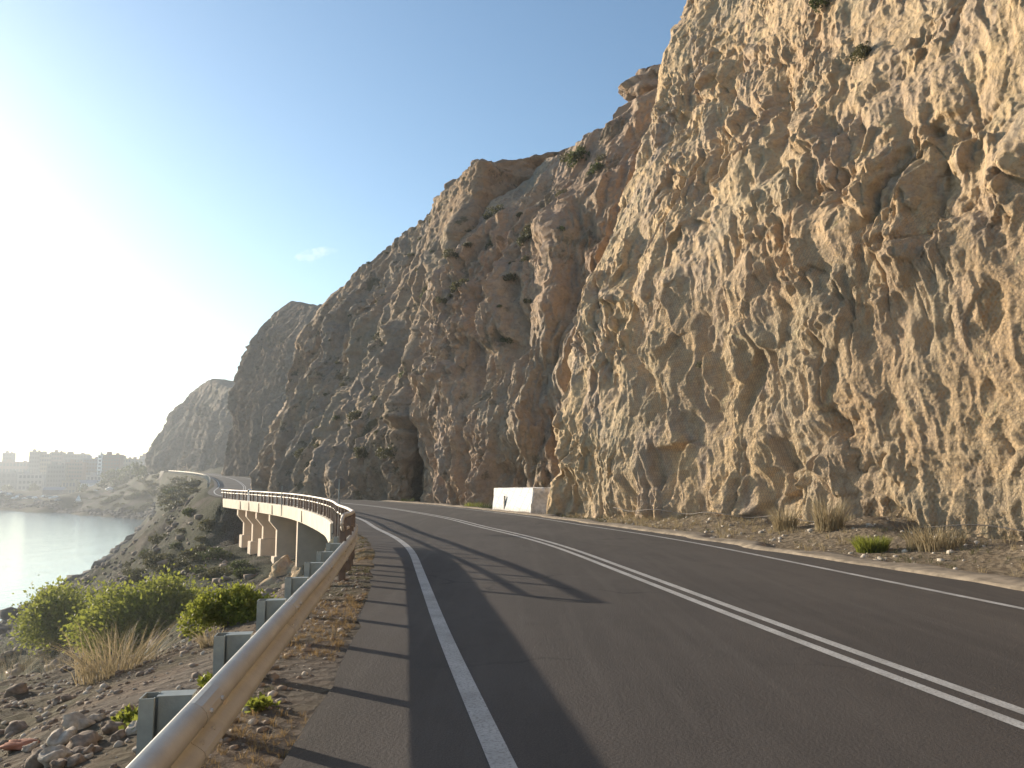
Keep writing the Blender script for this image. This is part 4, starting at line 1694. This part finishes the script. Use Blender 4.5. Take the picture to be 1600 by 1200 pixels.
while n_s < 85:
    px, py = rr.uniform(120, 335), rr.uniform(742, 795)
    if py < np.interp(px, [120, 240, 335], [775, 745, 762]):
        continue
    p = ground_hit(px, py, 700)
    if p[2] < SEA + 1.5 or p[1] < 140:
        continue
    k = rr.randrange(4)
    o = link(bpy.data.objects.new('shrub', protos[k]))
    o.location = (p[0], p[1], p[2] - .2)
    s_ = rr.uniform(1.4, 4.2)
    o.scale = (s_, s_, s_ * .6)
    o.rotation_euler = (0, 0, rr.uniform(0, 6.3))
    tag(o, 'low green bush on the hillside above the far shore', 'bush', 'bushes on the hillside above the far shore')
    n_s += 1
# shrubs clinging to the cliffs
rr = random.Random(21)
for S_, nr_, num, lo, hi, lb, gp in ((SC_, 400, 70, .06, .97, 'dark shrub clinging to the grey brown hillside above the bridge', 'shrubs on the grey hillside'), (SB_, 420, 34, .35, .95, 'olive shrub on a ledge of the reddish buttress', 'shrubs on the reddish buttress')):
    for q in range(num):
        a, b = int(rr.uniform(.16, .82) * S_.shape[0]), int(rr.uniform(lo, hi)**.8 * nr_)
        o = link(bpy.data.objects.new('shrub', protos[rr.randrange(4)]))
        o.location = tuple(S_[a, b] - np.array([0, 0, .15]))
        s_ = rr.choice([.25, .35, .45, .6, .9])
        o.scale = (s_, s_, s_)
        o.rotation_euler = (rr.uniform(-.3, .3), rr.uniform(-.3, .3), rr.uniform(0, 6))
        tag(o, lb, 'shrub', gp)
SN = SA
for lb, u, v, s_ in (('dry brown shrub clinging high on the nearest cliff', .42, .52, .5), ('olive tuft on the upper face of the nearest cliff', .50, .63, .45), ('olive tuft low on the nearest cliff face', .6, .22, .3)):
    a, b = int(u * SN.shape[0]), int(v * 900)
    o = link(bpy.data.objects.new('shrub', protos[int(u * 7) % 4]))
    o.location = Vector(SN[a, b]) + Vector((-.1, -.08, 0))
    o.scale = (s_, s_, s_)
    tag(o, lb, 'shrub')

# ------------------------------------------------------------------ signs, markers


def sign(label, px, ytop, ybase, D, hw, hh, cat='road sign'):
    b = at_depth(px, ybase, D)
    t = at_depth(px, ytop, D)
    root = empty('road_sign', tuple(b))
    tag(root, label, cat)
    H = t[2] - b[2]
    MB().box((0, 0, H / 2 - .4), (.055, .035, H + .8), bev=.006).build('pole', M['galv_dull'], root)
    pl = MB()
    n = 20
    ring = [(hw * math.cos(2 * PI * k / n), 0, hh * math.sin(2 * PI * k / n)) for k in range(n)]
    pl.add([(x, .02, z + H - hh * .7) for x, y, z in ring] + [(x, .045, z + H - hh * .7) for x, y, z in ring], [tuple(range(n)), tuple(range(2 * n - 1, n - 1, -1))] + [(k, n + k, n + (k + 1) % n, (k + 1) % n) for k in range(n)])
    pl.build('sign_plate', M['sign_back'], root)
    return root


sign('grey back of a round road sign on a thin pole beside the bridge end', 528, 749, 842, 27, .2, .2)
sign('smaller grey road sign halfway along the bridge railing', 440, 759, 786, 50, .2, .2)
i = station(391, 4.75, 45, 71)
dl = empty('marker_post', tuple(RC[i] + RL[i] * 4.75))
tag(dl, 'short white marker post by the far end of the bridge railing', 'marker post')
MB().box((0, 0, .45), (.3, .16, .95), bev=.05).build('body', M['white'], dl)
MB().box((0, 0, .78), (.306, .166, .1), bev=.0).build('band', M['black'], dl)
i = station(508, -4.75, 50, 80)
o = MB().box((0, 0, .17), (1.3, .3, .36), bev=.05).build('kerb_block', M['concrete'])
o.location = Vector(RC[i] - RL[i] * 4.75)
o.rotation_euler = (0, 0, heading(i))
tag(o, 'low cream concrete kerb block at the cliff foot across the road', 'kerb block')

# track on the hillside above the bay
pts = [at_depth(*q) for q in PATH[1:]]
pts = resample(np.array(pts), 160)
T_ = np.gradient(pts, axis=0)
T_ /= np.linalg.norm(T_[:, :2], axis=1)[:, None]
S_ = np.stack([-T_[:, 1], T_[:, 0], 0 * T_[:, 0]], 1)
G_ = np.stack([pts + S_ * w_ for w_ in np.linspace(-1.3, 1.3, 7)], 1).reshape(-1, 3)
G_[:, 2] = terrain_z(G_[:, 0], G_[:, 1]) + .3
tag(mesh_np('path', G_, grid_faces(160, 7), M['track']), 'pale track slanting down the green hillside', kind='structure')

# ------------------------------------------------------------------ the town across the bay
M['glass'] = simple('dark_window', (.13, .13, .13), .5)
TC_ = {'grey': (.20, .20, .195), 'pink': (.25, .19, .165), 'brown': (.20, .125, .095), 'blue': (.17, .20, .235), 'pale': (.33, .32, .30), 'cream': (.28, .245, .19), 'dark': (.10, .11, .13), 'white': (.78, .77, .74)}
for k, c in TC_.items():
    M['t_' + k] = simple('render_' + k, c, .9, 0, .12, .12)
win_me = MB().box((0, 0, 0), (1.5, .12, 1.3)).build('window', M['glass']).data
bpy.data.objects.remove(bpy.data.objects['window'])


def building(label, x0, x1, yt, D, deep, col, floors, cols, rz=0.0, gable=False):
    c = at_depth((x0 + x1) / 2, yt, D)
    g = min(gz(c[0] - 6, c[1]), gz(c[0] + 6, c[1]), gz(c[0], c[1] - 6)) - .6
    W = (x1 - x0) * D / FPX
    H = c[2] - g
    root = empty('building', (c[0], c[1], g), rz + math.atan2(-c[0], c[1]) * .6)
    tag(root, label, 'building')
    b = MB()
    if gable:
        r_ = H * .3
        b.box((0, deep / 2, (H - r_) / 2), (W, deep, H - r_))
        b.build('wall', M['t_' + col], root)
        V = [(-W / 2 - .4, -.4, H - r_), (W / 2 + .4, -.4, H - r_), (W / 2 + .4, deep + .4, H - r_), (-W / 2 - .4, deep + .4, H - r_), (-W / 2 - .4, deep / 2, H), (W / 2 + .4, deep / 2, H)]
        MB().add(V, [(0, 1, 5, 4), (2, 3, 4, 5), (0, 4, 3), (1, 2, 5), (3, 2, 1, 0)]).build('roof', M['t_blue'], root)
        return root
    b.box((0, deep / 2, H / 2), (W, deep, H))
    for f in range(1, floors):
        z = H * f / floors
        b.box((0, -.32, z), (W * .92, .9, .22))
    b.build('wall', M['t_' + col], root)
    rf = MB().box((0, deep / 2, H + .25), (W + .5, deep + .5, .5)).box((-W * .2, deep * .5, H + 1.5), (min(5, W * .25), 4, 2.6)).box((W * .27, deep * .4, H + 1.0), (min(3, W * .15), 3, 1.6))
    rf.build('roof', M['t_' + col], root)
    for f in range(floors):
        for q in range(cols):
            o = link(bpy.data.objects.new('window', win_me), root)
            o.location = ((q + .5) / cols * W * .9 - W * .45, -.02, H * (f + .55) / floors)
            o.scale = (min(1.6, W * .9 / cols / 2.4), 1, H / floors / 2.6)
    return root


for a in (
        ('small isolated tower block at the far left of the skyline', 5, 19, 708, 880, 14, 'grey', 8, 3),
        ('left end of the long row of flats, its tallest stepped corner', 47, 62, 706, 760, 14, 'grey', 9, 4),
        ('grey apartment block second from the left of the long row', 62, 81, 709.5, 765, 14, 'cream', 8, 5),
        ('grey apartment block with raised roof in the middle of the long row', 81, 97, 707, 760, 14, 'pink', 9, 4),
        ('long flat topped apartment block ending the long row', 97, 135, 710, 770, 14, 'grey', 8, 8),
        ('brown brick tower block nearest the cliffs', 160, 187, 711, 640, 16, 'brown', 9, 6),
        ('narrow pale end wall slab attached to the brown tower', 153.5, 159.5, 711.5, 636, 14, 'white', 9, 1),
        ('blue grey apartment block left of the brown tower', 131, 153, 717, 660, 14, 'blue', 8, 5),
        ('pink plastered block in front of the long row', 104, 129, 723, 640, 13, 'pink', 7, 6),
        ('grey block below the long row with plain facade', 75, 101, 727, 630, 13, 'grey', 6, 6),
        ('wide pink block behind the small isolated tower', 0, 46, 722, 840, 14, 'pink', 4, 9),
        ('lower cream block right of the brown tower', 187, 205, 717, 700, 13, 'cream', 5, 4),
        ('flat roofed pink block against the last headland', 204, 221, 718, 760, 13, 'pink', 4, 4),
        ('small hilltop block touching the last headland', 219, 236, 712.5, 800, 13, 'brown', 4, 4),
        ('long low grey block at the left picture edge', -30, 30, 738, 700, 13, 'grey', 3, 9),
        ('low pale block below the wide pink block', 30, 66, 741, 660, 13, 'pale', 3, 6),
        ('low block with white walls below the blue grey block', 136, 158, 743, 600, 12, 'pale', 2, 4),
        ('low grey house right under the brown tower', 176, 196, 737, 590, 12, 'blue', 2, 4),
        ('low cream house at the foot of the pink plastered block', 98, 118, 752, 600, 12, 'cream', 2, 4)):
    building(*a)
building('shed with a pale blue roof near the shore', 128, 166, 750, 570, 12, 'white', 1, 0, .15, True)
building('dark boathouse on the quay', 69, 97, 761, 560, 12, 'dark', 1, 0, 0, True)
for lb, px, py, w_, D in (('small white hut on the green hillside', 288, 758, 10, 300), ('tiny white hut beside the road near the bridge', 347, 762, 4, 115), ('white hut at the road bend below the last headland', 236, 738, 7, 440)):
    p = ground_hit(px, py + 2, 600)
    w_ = w_ * p[1] / FPX
    root = empty('hut', (p[0], p[1], p[2] - .3), .4)
    tag(root, lb, 'hut')
    MB().box((0, 0, w_ * .35), (w_, w_ * .8, w_ * .7)).build('wall', M['t_white'], root)
    MB().add([(-w_ * .55, -w_ * .45, w_ * .7), (w_ * .55, -w_ * .45, w_ * .7), (w_ * .55, w_ * .45, w_ * .7), (-w_ * .55, w_ * .45, w_ * .7), (-w_ * .55, 0, w_ * .95), (w_ * .55, 0, w_ * .95)], [(0, 1, 5, 4), (2, 3, 4, 5), (0, 4, 3), (1, 2, 5), (3, 2, 1, 0)]).build('roof', M['t_pale'], root)

# white sail dinghy pulled up on the quay
p = ground_hit(122, 786, 800)
tent = empty('sailing_dinghy', (p[0], p[1], p[2] + .2))
tag(tent, 'white sailing dinghy standing on the quay', 'boat')
MB().add([(-2.2, 0, .5), (-1, -.8, .8), (1.4, -.8, .8), (2.0, 0, .8), (1.4, .8, .8), (-1, .8, .8), (-.8, 0, 0), (1.2, 0, 0)], [(0, 1, 6), (1, 2, 7, 6), (2, 3, 7), (3, 4, 7), (4, 5, 6, 7), (5, 0, 6), (0, 5, 4, 3, 2, 1)]).build('hull', M['white'], tent)
MB().add([(-1.6, -.05, 1.1), (1.6, -.05, 1.0), (.2, -.05, 4.6), (-1.6, .05, 1.1), (1.6, .05, 1.0), (.2, .05, 4.6)], [(0, 1, 2), (5, 4, 3), (0, 3, 4, 1), (1, 4, 5, 2), (2, 5, 3, 0)]).build('sail', M['white'], tent)

# parked vehicles by the far shore
cm = MB()
prof = [(-2.1, .35), (-2.1, .8), (-1.95, .95), (-1.3, 1.0), (-.8, 1.42), (.6, 1.45), (1.25, 1.0), (2.0, .88), (2.15, .6), (2.12, .35)]
n = len(prof)
cm.add([(x, -.85, z) for x, z in prof] + [(x, .85, z) for x, z in prof], [tuple(range(n)), tuple(range(2 * n - 1, n - 1, -1))] + [(k, n + k, n + (k + 1) % n, (k + 1) % n) for k in range(n)])
for sx in (-1.3, 1.35):
    for sy in (-.8, .8):
        ring = [(sx + .34 * math.cos(a * PI / 5), .34 + .34 * math.sin(a * PI / 5)) for a in range(10)]
        cm.add([(x, sy - .1, z) for x, z in ring] + [(x, sy + .1, z) for x, z in ring], [tuple(range(10)), tuple(range(19, 9, -1))] + [(k, 10 + k, 10 + (k + 1) % 10, (k + 1) % 10) for k in range(10)])
cw, cd_, cg = (cm.build('parked_car', M['t_' + c]).data for c in ('white', 'dark', 'blue'))
for nm in [o.name for o in bpy.data.objects if o.name.startswith('parked_car')]:
    bpy.data.objects.remove(bpy.data.objects[nm])
rr = random.Random(3)
for k in range(22):
    px = -6 + k * 4.6 + rr.uniform(-1, 1)
    p = ground_hit(px, rr.choice([781, 778, 775.5]) + px * .05, 900)
    me, lb = rr.choice([(cw, 'white parked car on the quay of the far shore'), (cw, 'white parked car on the quay of the far shore'), (cd_, 'dark parked car on the quay of the far shore'), (cg, 'blue grey parked car on the quay of the far shore')])
    o = link(bpy.data.objects.new('parked_car', me))
    o.location = (p[0], p[1], p[2])
    o.rotation_euler = (0, 0, rr.uniform(0, 6.3))
    tag(o, lb, 'car', lb.split(' on ')[0] + 's on the far quay')
for lb, px, py in (('white van on the slope above the quay, the lower one', 149, 772), ('white van on the slope above the quay, nearer the cliffs', 172, 770)):
    p = ground_hit(px, py, 900)
    o = link(bpy.data.objects.new('parked_van', cw))
    o.location = tuple(p)
    o.scale = (1.2, 1.2, 1.5)
    o.rotation_euler = (0, 0, .7)
    tag(o, lb, 'van')


def town_tree(px, py, h):
    p = ground_hit(px, py, 1000)
    root = empty('tree', tuple(p))
    tag(root, 'dark tree among the buildings of the hazy town', 'tree', 'trees of the far town')
    C, R = clumps(h * .9, h * .9, h, 8, int(px * 7), .3)
    V, F = leaves(C, R, 260, h * .16, int(px * 3), .5)
    mesh_np('crown', V, F, M['leaf_dark'], root)
    MB().tube([(0, 0, -.3), (0.1, 0, h * .3), (0, .1, h * .6)], [h * .05, h * .035, h * .015], 6).build('trunk', M['twig'], root)


for px, py, h in ((12, 768, 7), (34, 766, 8), (52, 768, 7), (63, 764, 9), (104, 768, 7), (120, 766, 8), (130, 770, 6), (146, 758, 8), (170, 754, 9), (188, 750, 9), (205, 750, 10), (214, 746, 9), (226, 748, 8), (196, 758, 7), (178, 763, 6), (160, 766, 6)):
    town_tree(px, py, h)

# ------------------------------------------------------------------ small cloud
cl = at_depth(492, 398, 2600)
V, F = rock_mesh(91, 4)
V = V * np.array([62, 40, 32]) 
co = mesh_np('cloud', V, F, None or M['white'], smooth=True)
cmn = bpy.data.materials.new('cloud_vapour')
cmn.use_nodes = True
t = cmn.node_tree
t.nodes.remove(t.nodes['Principled BSDF'])
pv = t.nodes.new('ShaderNodeVolumePrincipled')
pv.inputs['Color'].default_value = (.98, .98, 1, 1)
pv.inputs['Anisotropy'].default_value = .3
tcx = t.nodes.new('ShaderNodeTexCoord')
nz = t.nodes.new('ShaderNodeTexNoise')
nz.inputs['Scale'].default_value = .045
nz.inputs['Detail'].default_value = 6
nz.inputs['Roughness'].default_value = .65
t.links.new(tcx.outputs['Object'], nz.inputs['Vector'])
rp = t.nodes.new('ShaderNodeMapRange')
rp.inputs[1].default_value = .45
rp.inputs[2].default_value = .75
rp.inputs[3].default_value = 0
rp.inputs[4].default_value = .012
t.links.new(nz.outputs['Fac'], rp.inputs[0])
t.links.new(rp.outputs[0], pv.inputs['Density'])
t.links.new(pv.outputs[0], t.nodes['Material Output'].inputs['Volume'])
co.data.materials.clear()
co.data.materials.append(cmn)
co.location = cl
co.rotation_euler = (0, -.3, 0)
tag(co, 'single small wisp of white cloud above the peaks', 'cloud')

#END2
# ------------------------------------------------------------------ light
SUN_AZ, SUN_EL = math.radians(-56), math.radians(12.1)     # clockwise from +Y
sd = Vector((math.sin(SUN_AZ) * math.cos(SUN_EL), math.cos(SUN_AZ) * math.cos(SUN_EL), math.sin(SUN_EL)))
ld = bpy.data.lights.new('sun', 'SUN')
ld.energy = 5.0
ld.angle = math.radians(.55)
ld.color = (1, .86, .68)
lo = bpy.data.objects.new('sun', ld)
COL.objects.link(lo)
lo.rotation_euler = (-sd).to_track_quat('-Z', 'Y').to_euler()

w = bpy.data.worlds.new('World')
SC.world = w
w.use_nodes = True
nt = w.node_tree
bg = nt.nodes['Background']
sky = nt.nodes.new('ShaderNodeTexSky')
sky.sky_type = 'NISHITA'
sky.sun_disc = False
sky.sun_elevation = SUN_EL
sky.sun_rotation = SUN_AZ
sky.altitude = 0
sky.air_density = 1.0
sky.dust_density = .9
sky.ozone_density = 1.2
tint = nt.nodes.new('ShaderNodeMix')
tint.data_type = 'RGBA'
tint.blend_type = 'MULTIPLY'
tint.inputs[0].default_value = 1
tint.inputs[7].default_value = (.84, 1.01, 1.13, 1)
nt.links.new(sky.outputs[0], tint.inputs[6])
nt.links.new(tint.outputs[2], bg.inputs[0])
bg.inputs[1].default_value = .116

hz = MB().box((0, 0, 24), (2900, 2900, 108))
mat = bpy.data.materials.new('haze_air')
mat.use_nodes = True
t = mat.node_tree
t.nodes.remove(t.nodes['Principled BSDF'])
pv = t.nodes.new('ShaderNodeVolumePrincipled')
pv.inputs['Color'].default_value = (.84, .9, .97, 1)
pv.inputs['Density'].default_value = .00042
pv.inputs['Anisotropy'].default_value = .4
t.links.new(pv.outputs[0], t.nodes['Material Output'].inputs['Volume'])
tag(hz.build('haze', mat), 'pale sea haze', kind='stuff')

SC.view_settings.view_transform = 'Standard'
SC.view_settings.look = 'None'
SC.view_settings.exposure = 0.85
SC.view_settings.gamma = 1
SC.render.engine = 'CYCLES'
SC.cycles.max_bounces = 6
SC.cycles.transparent_max_bounces = 8
SC.cycles.volume_bounces = 0
SC.cycles.use_denoising = True
